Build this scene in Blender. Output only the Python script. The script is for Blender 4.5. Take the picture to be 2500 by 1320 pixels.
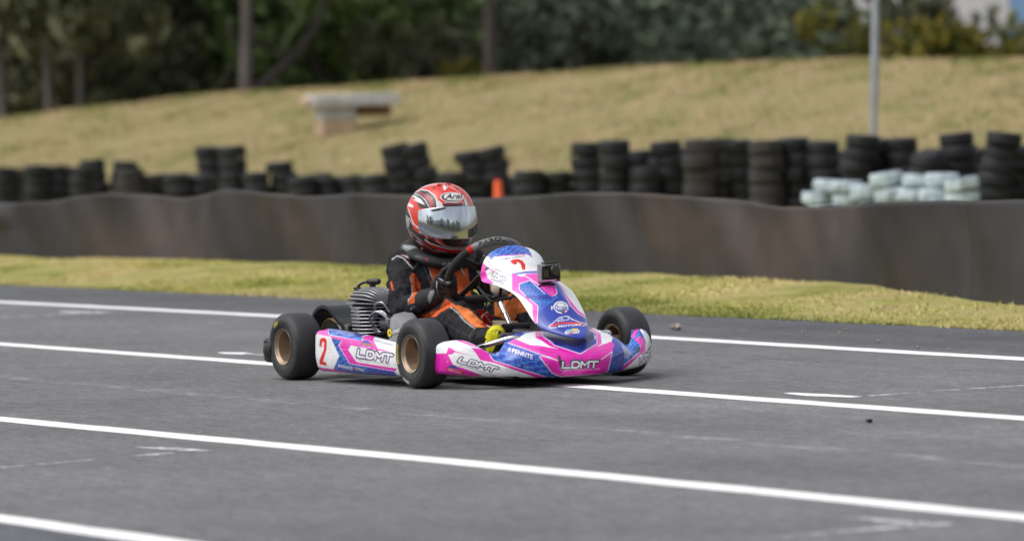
import bpy, math, random
import numpy as np
from mathutils import Vector, Matrix
for o in list(bpy.data.objects): bpy.data.objects.remove(o, do_unlink=True)
rng = np.random.default_rng(7); random.seed(7)
SC = bpy.context.scene; COL = SC.collection
# ------------------------------------------------------------------ camera
# World axes: X = the kart's direction of travel, Y = the kart's left, Z up; origin under the front axle.
FPX, CAMH, PITCH, ROLL, HEAD = 11812.57, 1.04918, 0.036029, -0.0325221, 0.5124785
CAM = np.array([15.45091, -8.73519, CAMH])
_F = np.array([math.sin(HEAD), -math.cos(HEAD), 0]); _L = np.array([math.cos(HEAD), math.sin(HEAD), 0])
def _k(w): w = np.asarray(w, float); return np.array([w @ _F, w @ _L, w[2]])
_f = np.array([0, math.cos(PITCH), -math.sin(PITCH)]); _r = np.array([1., 0, 0]); _u = np.cross(_r, _f)
CR = _k(math.cos(ROLL)*_r + math.sin(ROLL)*_u); CU = _k(-math.sin(ROLL)*_r + math.cos(ROLL)*_u); CF = _k(_f)
cd = bpy.data.cameras.new('camera'); cam = bpy.data.objects.new('camera', cd); COL.objects.link(cam)
M = Matrix.Identity(4)
for i in range(3):
    M[i][0] = CR[i]; M[i][1] = CU[i]; M[i][2] = -CF[i]; M[i][3] = CAM[i]
cam.matrix_world = M
cd.sensor_width = 36; cd.lens = FPX/2500*36; cd.clip_end = 6000; cd.clip_start = .1
cd.dof.use_dof = True; cd.dof.focus_distance = 17.45; cd.dof.aperture_fstop = 3.3; cd.dof.aperture_blades = 9
SC.camera = cam
# ------------------------------------------------------------------ sky, sun, exposure (bright overcast)
SUN_EL, SUN_AZ = math.radians(58), math.radians(-100)      # azimuth of the sun measured from +X towards +Y
w = bpy.data.worlds.new('World'); SC.world = w; w.use_nodes = True
nt = w.node_tree; nt.nodes.clear()
sky = nt.nodes.new('ShaderNodeTexSky'); sky.sky_type = 'NISHITA'; sky.sun_disc = False
sky.sun_elevation = SUN_EL; sky.sun_rotation = math.pi/2 - SUN_AZ; sky.dust_density = 4; sky.air_density = 1.2; sky.ozone_density = 1
hs = nt.nodes.new('ShaderNodeHueSaturation'); hs.inputs['Saturation'].default_value = .30
bg = nt.nodes.new('ShaderNodeBackground'); bg.inputs[1].default_value = .15
# cloud cover: soft patches over the whole dome
tc = nt.nodes.new('ShaderNodeTexCoord'); cn = nt.nodes.new('ShaderNodeTexNoise')
cn.inputs['Scale'].default_value = 3.2; cn.inputs['Detail'].default_value = 6
cr = nt.nodes.new('ShaderNodeMapRange'); cr.inputs[1].default_value = .3; cr.inputs[2].default_value = .7; cr.inputs[3].default_value = .72; cr.inputs[4].default_value = 1.25
mx = nt.nodes.new('ShaderNodeMix'); mx.data_type = 'RGBA'; mx.blend_type = 'MULTIPLY'; mx.inputs[0].default_value = 1
wo = nt.nodes.new('ShaderNodeOutputWorld')
nt.links.new(sky.outputs[0], hs.inputs['Color']); nt.links.new(tc.outputs['Generated'], cn.inputs['Vector'])
nt.links.new(cn.outputs[0], cr.inputs[0]); nt.links.new(hs.outputs[0], mx.inputs[6]); nt.links.new(cr.outputs[0], mx.inputs[7])
nt.links.new(mx.outputs[2], bg.inputs[0]); nt.links.new(bg.outputs[0], wo.inputs[0])
sd = bpy.data.lights.new('sun', 'SUN'); sd.energy = 1.1; sd.angle = math.radians(65); sd.color = (1, .98, .955)
so = bpy.data.objects.new('sun', sd); COL.objects.link(so)
sv = Vector((math.cos(SUN_EL)*math.cos(SUN_AZ), math.cos(SUN_EL)*math.sin(SUN_AZ), math.sin(SUN_EL)))
so.rotation_euler = sv.to_track_quat('Z', 'Y').to_euler()
SC.view_settings.view_transform = 'Standard'; SC.view_settings.look = 'None'; SC.view_settings.gamma = 1
SC.view_settings.use_curve_mapping = False; SC.view_settings.exposure = 0.36
SC.render.engine = 'CYCLES'
# ------------------------------------------------------------------ helpers: photo pixel <-> place
def proj(P):
    d = np.asarray(P, float) - CAM; z = d @ CF
    return 1250 + FPX*(d @ CR)/z, 660 - FPX*(d @ CU)/z
def ray(px, py): return CF + (px-1250)/FPX*CR - (py-660)/FPX*CU
def U(px, py, **k):
    d = ray(px, py); (a, val), = k.items(); i = 'uvz'.index(a); t = (val - CAM[i])/d[i]; return CAM + t*d
def G(px, D):                                            # ground direction of a pixel column, D metres ahead
    d = ray(px, 235); s = D/(d @ CF); return CAM[0]+d[0]*s, CAM[1]+d[1]*s
# ------------------------------------------------------------------ helpers: meshes
class MB:
    def __init__(s): s.v = []; s.f = []; s.n = 0
    def add(s, V, F):
        V = np.asarray(V, float); s.v.append(V); s.f += [tuple(int(i)+s.n for i in f) for f in F]; s.n += len(V); return s
    def box(s, c, d, rot=None, ch=.0):
        c = np.asarray(c, float); h = np.asarray(d, float)/2
        if ch <= 0:
            V = np.array([(x, y, z) for x in (-1, 1) for y in (-1, 1) for z in (-1, 1)])*h
            F = [(0,1,3,2),(4,6,7,5),(0,4,5,1),(2,3,7,6),(0,2,6,4),(1,5,7,3)]
        else:
            V = []; idx = {}
            for x in (-1, 1):
                for y in (-1, 1):
                    for z in (-1, 1):
                        for a in range(3):
                            p = np.array([x, y, z])*(h-ch); p[a] = np.array([x, y, z])[a]*h[a]
                            idx[(x,y,z,a)] = len(V); V.append(p)
            F = []
            for a in range(3):
                b, c2 = (a+1)%3, (a+2)%3
                for sg in (-1, 1):
                    q = []
                    for sb, sc in ((-1,-1),(1,-1),(1,1),(-1,1)):
                        k = [0,0,0]; k[a] = sg; k[b] = sb; k[c2] = sc; q.append(idx[(*k, a)])
                    F.append(tuple(q if sg > 0 else q[::-1]))
            for a in range(3):
                b, c2 = (a+1)%3, (a+2)%3
                for sb in (-1, 1):
                    for sc in (-1, 1):
                        k0 = [0,0,0]; k0[a] = -1; k0[b] = sb; k0[c2] = sc; k1 = list(k0); k1[a] = 1
                        q = [idx[(*k0, b)], idx[(*k1, b)], idx[(*k1, c2)], idx[(*k0, c2)]]
                        F.append(tuple(q if sb*sc < 0 else q[::-1]))
            for x in (-1, 1):
                for y in (-1, 1):
                    for z in (-1, 1):
                        q = [idx[(x,y,z,a)] for a in range(3)]; F.append(tuple(q if x*y*z > 0 else q[::-1]))
            V = np.array(V)
        if rot is not None: V = V @ np.asarray(rot).T
        return s.add(V+c, F)
    def lathe(s, prof, o, ax, n=32, cap=False, a0=0, a1=2*math.pi):
        """prof: (radius, along axis)"""
        o = np.asarray(o, float); ax = np.asarray(ax, float); ax = ax/np.linalg.norm(ax)
        t = np.array([0,0,1.]) if abs(ax[2]) < .9 else np.array([1.,0,0]); e1 = np.cross(t, ax); e1 /= np.linalg.norm(e1); e2 = np.cross(ax, e1)
        full = abs(a1-a0-2*math.pi) < 1e-6; m = n if full else n+1
        A = a0 + (a1-a0)*np.arange(m)/n
        V = []; F = []
        for r, h in prof: V += [o+ax*h+r*(math.cos(a)*e1+math.sin(a)*e2) for a in A]
        for i in range(len(prof)-1):
            for j in range(n):
                k = (j+1) % m; F.append((i*m+j, i*m+k, (i+1)*m+k, (i+1)*m+j))
        if cap:
            F.append(tuple(range(m))[::-1]); F.append(tuple((len(prof)-1)*m+j for j in range(m)))
        return s.add(V, F)
    def cyl(s, p0, p1, r0, r1=None, n=16):
        p0 = np.asarray(p0, float); p1 = np.asarray(p1, float); L = np.linalg.norm(p1-p0); r1 = r0 if r1 is None else r1
        return s.lathe([(r0, 0), (r1, L)], p0, p1-p0, n, True)
    def tube(s, pts, r, n=10, cap=True):
        P = np.asarray(pts, float); R = np.broadcast_to(np.asarray(r, float), (len(P),)); T = np.gradient(P, axis=0); T /= np.linalg.norm(T, axis=1)[:, None]+1e-12
        ref = np.array([0,0,1.]) if abs(T[0][2]) < .9 else np.array([1.,0,0]); V = []; F = []
        e1 = np.cross(ref, T[0]); e1 /= np.linalg.norm(e1)
        for i in range(len(P)):
            e1 = e1 - T[i]*(e1 @ T[i]); e1 /= np.linalg.norm(e1)+1e-12; e2 = np.cross(T[i], e1)
            V += [P[i]+R[i]*(math.cos(2*math.pi*j/n)*e1+math.sin(2*math.pi*j/n)*e2) for j in range(n)]
        for i in range(len(P)-1):
            for j in range(n): k = (j+1) % n; F.append((i*n+j, i*n+k, (i+1)*n+k, (i+1)*n+j))
        if cap: F.append(tuple(range(n))[::-1]); F.append(tuple((len(P)-1)*n+j for j in range(n)))
        return s.add(V, F)
    def capsule(s, p0, p1, r0, r1, n=16):
        p0 = np.asarray(p0, float); p1 = np.asarray(p1, float); L = np.linalg.norm(p1-p0)
        pr = [(max(r0*math.sin(a), 1e-5), -r0*math.cos(a)) for a in np.linspace(0, math.pi/2, 6)] + [(max(r1*math.cos(a), 1e-5), L+r1*math.sin(a)) for a in np.linspace(0, math.pi/2, 6)]
        return s.lathe(pr, p0, p1-p0, n, True)
    def ell(s, c, r, rot=None, n=20, m=12):
        V = [(math.sin(t)*math.cos(p), math.sin(t)*math.sin(p), math.cos(t)) for t in np.linspace(.02, math.pi-.02, m) for p in 2*math.pi*np.arange(n)/n]
        V = np.array(V)*np.asarray(r); F = []
        if rot is not None: V = V @ np.asarray(rot).T
        for i in range(m-1):
            for j in range(n): k = (j+1) % n; F.append((i*n+j, (i+1)*n+j, (i+1)*n+k, i*n+k))
        F.append(tuple(range(n))); F.append(tuple((m-1)*n+j for j in range(n))[::-1])
        return s.add(V+np.asarray(c), F)
    def grid(s, P):
        a, b = P.shape[:2]
        return s.add(P.reshape(-1, 3), [(i*b+j, i*b+j+1, (i+1)*b+j+1, (i+1)*b+j) for i in range(a-1) for j in range(b-1)])
    def V(s): return np.concatenate(s.v)
    def build(s, name, mat, parent=None, smooth=True, col=None, auto=40):
        return mkobj(name, s.V(), s.f, mat, parent, smooth, col, auto)
def mkmesh(name, V, F, mat, smooth=True, col=None, auto=40):
    me = bpy.data.meshes.new(name); me.from_pydata(np.asarray(V).tolist(), [], F); me.update()
    if mat: me.materials.append(mat)
    if smooth:
        me.polygons.foreach_set('use_smooth', [True]*len(me.polygons))
        if auto and hasattr(me, 'set_sharp_from_angle'): me.set_sharp_from_angle(angle=math.radians(auto))
    if col is not None:
        a = me.color_attributes.new('paint', 'FLOAT_COLOR', 'POINT')
        c = np.ones((len(V), 4), np.float32); c[:, :3] = col; a.data.foreach_set('color', c.ravel())
    return me
def mkobj(name, V, F, mat, parent=None, smooth=True, col=None, auto=40):
    return link(name, mkmesh(name, V, F, mat, smooth, col, auto), parent)
def link(name, me, parent=None):
    o = bpy.data.objects.new(name, me); COL.objects.link(o)
    if parent is not None:
        o.parent = parent; o.matrix_parent_inverse = parent_inv(parent)
    return o
def parent_inv(p):
    m = Matrix.LocRotScale(p.location, p.rotation_euler, p.scale)
    if p.parent is not None: m = parent_inv(p.parent).inverted() @ m if False else m
    return m.inverted() if p.parent is None else Matrix.Identity(4)
def empty(name, loc=(0,0,0)):
    o = bpy.data.objects.new(name, None); COL.objects.link(o); o.location = loc; o.empty_display_size = .1; return o
def tag(o, label, cat, group=None):
    o['label'] = label; o['category'] = cat
    if group: o['group'] = group
    return o
def struct(o, kind='structure', label=None):
    o['kind'] = kind
    if label: o['label'] = label
    return o
def cr_spline(P, n):
    """Catmull-Rom through rows of P (k, ...), n samples"""
    P = np.asarray(P, float); k = len(P); t = np.linspace(0, k-1, n); i = np.clip(t.astype(int), 0, k-2); f = (t-i).reshape((-1,)+(1,)*(P.ndim-1))
    g = lambda j: P[np.clip(j, 0, k-1)]
    a, b, c, d = g(i-1), g(i), g(i+1), g(i+2)
    return .5*((2*b)+(-a+c)*f+(2*a-5*b+4*c-d)*f*f+(-a+3*b-3*c+d)*f**3)
def remesh(mb, vox, smooth=3):
    me = bpy.data.meshes.new('t'); me.from_pydata(mb.V().tolist(), [], mb.f); me.update()
    o = bpy.data.objects.new('t', me); COL.objects.link(o)
    m = o.modifiers.new('r', 'REMESH'); m.mode = 'VOXEL'; m.voxel_size = vox
    s = o.modifiers.new('s', 'SMOOTH'); s.factor = .5; s.iterations = smooth
    dg = bpy.context.evaluated_depsgraph_get(); e = o.evaluated_get(dg); m2 = e.to_mesh()
    n = len(m2.vertices); V = np.zeros(n*3); m2.vertices.foreach_get('co', V); N = np.zeros(n*3); m2.vertices.foreach_get('normal', N)
    F = [tuple(p.vertices) for p in m2.polygons]; e.to_mesh_clear(); bpy.data.objects.remove(o); bpy.data.meshes.remove(me)
    return V.reshape(-1, 3), N.reshape(-1, 3), F
# ------------------------------------------------------------------ helpers: materials
def nodes(m): return m.node_tree.nodes, m.node_tree.links
def mat(name, c, rough=.5, metal=0., coat=0., nz=0., nscale=30., bump=0., bscale=200., attr=False, spec=.5, trans=0., stretch=None, rvar=0., ior=1.45, aniso=None):
    m = bpy.data.materials.new(name); m.use_nodes = True; N, L = nodes(m); b = N['Principled BSDF']
    b.inputs['Roughness'].default_value = rough; b.inputs['Metallic'].default_value = metal; b.inputs['Coat Weight'].default_value = coat
    b.inputs['Coat Roughness'].default_value = .06; b.inputs['Specular IOR Level'].default_value = spec; b.inputs['Transmission Weight'].default_value = trans; b.inputs['IOR'].default_value = ior
    b.inputs['Base Color'].default_value = (*c, 1)
    tcn = N.new('ShaderNodeTexCoord'); vec = tcn.outputs['Object']
    if stretch:
        mp = N.new('ShaderNodeMapping'); mp.inputs['Scale'].default_value = stretch; L.new(vec, mp.inputs[0]); vec = mp.outputs[0]
    src = None
    if attr:
        a = N.new('ShaderNodeAttribute'); a.attribute_name = 'paint'; src = a.outputs['Color']; L.new(src, b.inputs['Base Color'])
    if nz > 0 or rvar > 0:
        t = N.new('ShaderNodeTexNoise'); t.inputs['Scale'].default_value = nscale; t.inputs['Detail'].default_value = 6; L.new(vec, t.inputs['Vector'])
        if nz > 0:
            r = N.new('ShaderNodeMapRange'); r.inputs[1].default_value = .3; r.inputs[2].default_value = .7; r.inputs[3].default_value = 1-nz; r.inputs[4].default_value = 1+nz
            L.new(t.outputs[0], r.inputs[0]); x = N.new('ShaderNodeMix'); x.data_type = 'RGBA'; x.blend_type = 'MULTIPLY'; x.inputs[0].default_value = 1
            x.inputs[6].default_value = (*c, 1)
            if src is not None: L.new(src, x.inputs[6])
            L.new(r.outputs[0], x.inputs[7]); L.new(x.outputs[2], b.inputs['Base Color'])
        if rvar > 0:
            r = N.new('ShaderNodeMapRange'); r.inputs[1].default_value = .3; r.inputs[2].default_value = .7; r.inputs[3].default_value = rough-rvar; r.inputs[4].default_value = rough+rvar
            L.new(t.outputs[0], r.inputs[0]); L.new(r.outputs[0], b.inputs['Roughness'])
    if bump > 0:
        t = N.new('ShaderNodeTexNoise'); t.inputs['Scale'].default_value = bscale; t.inputs['Detail'].default_value = 4; L.new(vec, t.inputs['Vector'])
        bp = N.new('ShaderNodeBump'); bp.inputs['Strength'].default_value = bump; bp.inputs['Distance'].default_value = .01; L.new(t.outputs[0], bp.inputs['Height']); L.new(bp.outputs[0], b.inputs['Normal'])
    return m
# ------------------------------------------------------------------ helpers: paint schemes on surfaces
def inpoly(x, y, P):
    P = np.asarray(P, float); r = np.zeros(x.shape, bool); lo = P.min(0); hi = P.max(0)
    k = np.nonzero((x >= lo[0]) & (x <= hi[0]) & (y >= lo[1]) & (y <= hi[1]))[0]
    if not len(k): return r
    X = x[k]; Y = y[k]; c = np.zeros(len(k), bool); q = np.roll(P, 1, 0)
    for (x1, y1), (x2, y2) in zip(P, q):
        if y1 == y2: continue
        c ^= ((y1 > Y) != (y2 > Y)) & (X < (x2-x1)*(Y-y1)/(y2-y1)+x1)
    r[k] = c; return r
def segdist(x, y, P):
    d = np.full(x.shape, 1e9)
    for (x1, y1), (x2, y2) in zip(P[:-1], P[1:]):
        dx, dy = x2-x1, y2-y1; t = np.clip(((x-x1)*dx+(y-y1)*dy)/(dx*dx+dy*dy+1e-12), 0, 1)
        d = np.minimum(d, (x-x1-t*dx)**2+(y-y1-t*dy)**2)
    return np.sqrt(d)
LD = [[(0,1),(0,0),(.82,0)], [(1.08,0),(1.08,1),(1.62,1),(1.86,.8),(1.86,.2),(1.62,0),(1.08,0)], [(2.12,0),(2.12,1),(2.55,.42),(2.98,1),(2.98,0)], [(3.14,1),(4.06,1)], [(3.6,1),(3.6,0)]]
def lddist(x, y):
    d = np.full(x.shape, 1e9)
    for s in LD: d = np.minimum(d, segdist(x, y*.62, [(a, b*.62) for a, b in s]))
    return d
_tx = {}
def textris(t, bold=.0):
    if (t, bold) in _tx: return _tx[(t, bold)]
    c = bpy.data.curves.new('t', 'FONT'); c.body = t; c.offset = bold; c.resolution_u = 3
    o = bpy.data.objects.new('t', c); COL.objects.link(o); dg = bpy.context.evaluated_depsgraph_get(); me = o.evaluated_get(dg).to_mesh()
    me.calc_loop_triangles(); V = np.array([v.co[:2] for v in me.vertices]); T = np.array([l.vertices[:] for l in me.loop_triangles])
    o.evaluated_get(dg).to_mesh_clear(); bpy.data.objects.remove(o); bpy.data.curves.remove(c)
    lo = V.min(0); hi = V.max(0); V = (V-lo)/(hi-lo); _tx[(t, bold)] = (V, T); return V, T
def affine(x, y, O, X, Y):
    A = np.array([[X[0], Y[0]], [X[1], Y[1]]], float); B = np.linalg.inv(A); dx = x-O[0]; dy = y-O[1]
    return B[0,0]*dx+B[0,1]*dy, B[1,0]*dx+B[1,1]*dy
class Paint:
    def __init__(s, base): s.base = base; s.L = []; s.z = (0, 0, 1)
    def zoom(s, x0, y0, sc): s.z = (x0, y0, sc); return s
    def T(s, P): P = np.asarray(P, float); return P/s.z[2]+np.array(s.z[:2])
    def W(s, P): return np.asarray(P, float)/s.z[2]
    def poly(s, c, *pts, where=None): P = s.T(pts); s.L.append((c, lambda x, y, p: inpoly(x, y, P), where)); return s
    def line(s, c, w, *pts, where=None):
        P = s.T(pts); lo = P.min(0)-w; hi = P.max(0)+w; w2 = w/s.z[2]/2
        def f(x, y, p):
            r = np.zeros(x.shape, bool); k = np.nonzero((x > lo[0]) & (x < hi[0]) & (y > lo[1]) & (y < hi[1]))[0]
            if len(k): r[k] = segdist(x[k], y[k], P) < w2
            return r
        s.L.append((c, f, where)); return s
    def ellipse(s, c, cx, cy, rx, ry, rot=0, where=None):
        (cx, cy), (rx, ry) = s.T((cx, cy)), s.W((rx, ry)); a = math.radians(rot)
        def f(x, y, p):
            X = (x-cx)*math.cos(a)+(y-cy)*math.sin(a); Y = -(x-cx)*math.sin(a)+(y-cy)*math.cos(a); return (X/rx)**2+(Y/ry)**2 < 1
        s.L.append((c, f, where)); return s
    def ldmt(s, c, O, X, Y, w=.17, where=None, edge=None):
        """team lettering; X, Y: vectors of one unit of width and of the letter height"""
        O = s.T(O); X = s.W(X); Y = s.W(Y)
        def g(ww):
            def f(x, y, p):
                a, b = affine(x, y, O, X, Y); k = np.nonzero((a > -.5) & (a < 4.6) & (b > -.6) & (b < 1.6))[0]; r = np.zeros(x.shape, bool)
                if len(k): r[k] = lddist(a[k], b[k]) < ww
                return r
            return f
        if edge is not None: s.L.append((edge, g(w+.125), where))
        s.L.append((c, g(w), where)); return s
    def micro(s, c, O, X, Y, region, w=.13, where=None):
        """small repeated lettering inside a region"""
        O = s.T(O); X = s.W(X); Y = s.W(Y); R = s.T(region)
        def f(x, y, p):
            r = inpoly(x, y, R); k = np.nonzero(r)[0]
            if len(k):
                a, b = affine(x[k], y[k], O, X, Y); row = np.floor(b/1.75); a = a + row*2.3; a = np.mod(a, 5.4); b = np.mod(b, 1.75)
                r[k] = lddist(a, b-.2) < w
            return r
        s.L.append((c, f, where)); return s
    def text(s, c, t, O, X, Y, bold=.0, where=None):
        V, T = textris(t, bold); O = s.T(O); X = s.W(X); Y = s.W(Y)
        def f(x, y, p):
            a, b = affine(x, y, O, X, Y); k = np.nonzero((a > -.02) & (a < 1.02) & (b > -.02) & (b < 1.02))[0]; r = np.zeros(x.shape, bool)
            if len(k):
                A = a[k]; Bb = b[k]; m = np.zeros(len(k), bool)
                for i, j, l in T:
                    p1, p2, p3 = V[i], V[j], V[l]
                    d1 = (A-p2[0])*(p1[1]-p2[1])-(p1[0]-p2[0])*(Bb-p2[1]); d2 = (A-p3[0])*(p2[1]-p3[1])-(p2[0]-p3[0])*(Bb-p3[1]); d3 = (A-p1[0])*(p3[1]-p1[1])-(p3[0]-p1[0])*(Bb-p1[1])
                    m |= ((d1 <= 0) & (d2 <= 0) & (d3 <= 0)) | ((d1 >= 0) & (d2 >= 0) & (d3 >= 0))
                r[k] = m
            return r
        s.L.append((c, f, where)); return s
    def apply(s, V, mirror=False, spread=.7):
        V = np.asarray(V, float); W = V*np.array([1, -1, 1]) if mirror else V
        x, y = proj(W); out = np.zeros((len(V), 3))
        offs = [(spread*.8, spread*.4), (-spread*.7, spread*.45), (0, -spread*.85)]
        for ox, oy in offs:
            c = np.tile(np.array(s.base, float), (len(V), 1))
            for colr, f, where in s.L:
                m = f(x+ox, y+oy, W)
                if where is not None: m &= where(W)
                c[m] = colr
            out += c
        return out/len(offs)
# ------------------------------------------------------------------ setting
def noise1(x, seed=0, oct=4):
    r = np.random.default_rng(seed); y = np.zeros_like(np.asarray(x, float))
    for k in range(oct):
        y += math.pow(.55, k)*np.sin(np.asarray(x)*(1.7**k)*(1+.3*r.random())+r.random()*6.28)
    return y/2
def noise2(x, y, seed=0, oct=5, f=1.):
    r = np.random.default_rng(seed); z = np.zeros_like(np.asarray(x, float))
    for k in range(oct):
        for _ in range(3):
            a = r.random()*6.28; ff = f*1.9**k; z += .5**k*np.sin((x*math.cos(a)+y*math.sin(a))*ff+r.random()*6.28)/3
    return z
def grass_mat(name, stops, scale, rough=.95):
    m = bpy.data.materials.new(name); m.use_nodes = True; N, L = nodes(m); b = N['Principled BSDF']; b.inputs['Roughness'].default_value = rough; b.inputs['Specular IOR Level'].default_value = .15
    t = N.new('ShaderNodeTexCoord'); n1 = N.new('ShaderNodeTexNoise'); n1.inputs['Scale'].default_value = scale; n1.inputs['Detail'].default_value = 8; n1.inputs['Roughness'].default_value = .65
    L.new(t.outputs['Object'], n1.inputs[0]); r = N.new('ShaderNodeValToRGB'); e = r.color_ramp.elements
    while len(e) > 1: e.remove(e[0])
    for i, (p, c) in enumerate(stops):
        k = e[0] if i == 0 else e.new(p); k.position = p; k.color = (*c, 1)
    L.new(n1.outputs[0], r.inputs[0])
    n2 = N.new('ShaderNodeTexNoise'); n2.inputs['Scale'].default_value = 90; n2.inputs['Detail'].default_value = 4; L.new(t.outputs['Object'], n2.inputs[0])
    mr = N.new('ShaderNodeMapRange'); mr.inputs[3].default_value = .7; mr.inputs[4].default_value = 1.3; L.new(n2.outputs[0], mr.inputs[0])
    x = N.new('ShaderNodeMix'); x.data_type = 'RGBA'; x.blend_type = 'MULTIPLY'; x.inputs[0].default_value = 1; L.new(r.outputs[0], x.inputs[6]); L.new(mr.outputs[0], x.inputs[7]); L.new(x.outputs[2], b.inputs['Base Color'])
    bp = N.new('ShaderNodeBump'); bp.inputs['Strength'].default_value = .8; bp.inputs['Distance'].default_value = .05; L.new(n2.outputs[0], bp.inputs['Height']); L.new(bp.outputs[0], b.inputs['Normal'])
    return m
DRY = [(.30, (.10, .085, .04)), (.45, (.22, .17, .085)), (.55, (.30, .225, .12)), (.66, (.20, .18, .06)), (.8, (.32, .25, .14))]
M_ground = grass_mat('ground_grass', DRY, .8)
M_berm = grass_mat('dry_berm_grass', [(.30, (.17, .165, .06)), (.40, (.26, .24, .095)), (.47, (.35, .285, .14)), (.53, (.40, .305, .165)), (.58, (.28, .265, .10)), (.66, (.42, .32, .18)), (.74, (.24, .24, .08))], 1.7)
M_verge = grass_mat('verge_soil', [(.3, (.19, .20, .045)), (.45, (.38, .36, .11)), (.58, (.50, .43, .18)), (.7, (.42, .31, .17))], 1.8)
g = MB().box((-200, 300, -.53), (3000, 3000, 1.0)); struct(g.build('ground', M_ground, smooth=False))
# asphalt
def asphalt_mat():
    m = bpy.data.materials.new('asphalt'); m.use_nodes = True; N, L = nodes(m); b = N['Principled BSDF']
    t = N.new('ShaderNodeTexCoord'); O = t.outputs['Object']
    def nz(scale, det, rough=.6, st=None):
        v = O
        if st: mp = N.new('ShaderNodeMapping'); mp.inputs['Scale'].default_value = st; L.new(O, mp.inputs[0]); v = mp.outputs[0]
        n = N.new('ShaderNodeTexNoise'); n.inputs['Scale'].default_value = scale; n.inputs['Detail'].default_value = det; n.inputs['Roughness'].default_value = rough; L.new(v, n.inputs[0]); return n.outputs[0]
    def rng_(s, a, b_, c, d):
        r = N.new('ShaderNodeMapRange'); r.inputs[1].default_value = a; r.inputs[2].default_value = b_; r.inputs[3].default_value = c; r.inputs[4].default_value = d; L.new(s, r.inputs[0]); return r.outputs[0]
    def mul(a, c, mode='MULTIPLY', fac=1.):
        x = N.new('ShaderNodeMix'); x.data_type = 'RGBA'; x.blend_type = mode
        if isinstance(fac, float): x.inputs[0].default_value = fac
        else: L.new(fac, x.inputs[0])
        for i, q in ((6, a), (7, c)):
            if isinstance(q, tuple): x.inputs[i].default_value = (*q, 1)
            else: L.new(q, x.inputs[i])
        return x.outputs[2]
    base = mul((.138, .137, .139), rng_(nz(.8, 6, .65), .25, .75, .74, 1.24))
    base = mul(base, rng_(nz(22, 5, .75), .25, .75, .70, 1.30))
    base = mul(base, rng_(nz(120, 3, .8), .25, .75, .40, 1.60))
    base = mul(base, rng_(nz(1.6, 5, .65, (.02, 1, 1)), .3, .7, .82, 1.14))     # streaks along the driving line
    base = mul(base, rng_(nz(26, 3, .7, (.22, 1, 1)), .3, .7, .80, 1.20))
    base = mul(base, rng_(nz(60, 2, .7, (.3, 1, 1)), .3, .7, .84, 1.16))
    vo = N.new('ShaderNodeTexVoronoi'); vo.inputs['Scale'].default_value = 110; L.new(O, vo.inputs[0])
    base = mul(base, rng_(vo.outputs['Distance'], 0, .6, .8, 1.18))
    # darker fresh shoulder beyond the outer line
    sp = N.new('ShaderNodeSeparateXYZ'); L.new(O, sp.inputs[0])
    wob = N.new('ShaderNodeMath'); wob.operation = 'MULTIPLY_ADD'; L.new(nz(.7, 3), wob.inputs[0]); wob.inputs[1].default_value = .35; L.new(sp.outputs['Y'], wob.inputs[2])
    base = mul(base, (.62, .63, .67), 'MULTIPLY', rng_(wob.outputs[0], 2.05, 2.3, 0, 1))
    base = mul(base, (.74, .77, .84), 'MULTIPLY', rng_(wob.outputs[0], -3.66, -3.56, 1, 0))
    # ghost of an older painted line
    ab = N.new('ShaderNodeMath'); ab.operation = 'ADD'; L.new(sp.outputs['Y'], ab.inputs[0]); ab.inputs[1].default_value = 1.1
    a2 = N.new('ShaderNodeMath'); a2.operation = 'ABSOLUTE'; L.new(ab.outputs[0], a2.inputs[0])
    k1 = rng_(a2.outputs[0], .03, .055, 1, 0); k2 = rng_(nz(9, 5, .8, (.35, 1, 1)), .48, .64, 0, .55)
    k = N.new('ShaderNodeMath'); k.operation = 'MULTIPLY'; L.new(k1, k.inputs[0]); L.new(k2, k.inputs[1])
    base = mul(base, (.42, .42, .42), 'MIX', k.outputs[0])
    L.new(base, b.inputs['Base Color']); b.inputs['Roughness'].default_value = .82; b.inputs['Specular IOR Level'].default_value = .3
    bp = N.new('ShaderNodeBump'); bp.inputs['Strength'].default_value = .6; bp.inputs['Distance'].default_value = .006
    ad = N.new('ShaderNodeMath'); ad.operation = 'ADD'; L.new(vo.outputs['Distance'], ad.inputs[0]); L.new(nz(190, 3), ad.inputs[1]); L.new(ad.outputs[0], bp.inputs['Height']); L.new(bp.outputs[0], b.inputs['Normal'])
    return m
us = np.linspace(-70, 40, 900); edge = 3.02+.035*noise1(us*2.3, 3, 5)+.02*noise1(us*9, 4, 3)
P = np.zeros((len(us), 2, 3)); P[:, 0, 0] = us; P[:, 0, 1] = edge; P[:, 1, 0] = us; P[:, 1, 1] = -16; 
mb = MB(); top = P.copy(); mb.grid(top)
struct(mb.build('asphalt_track', asphalt_mat(), smooth=False))
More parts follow.
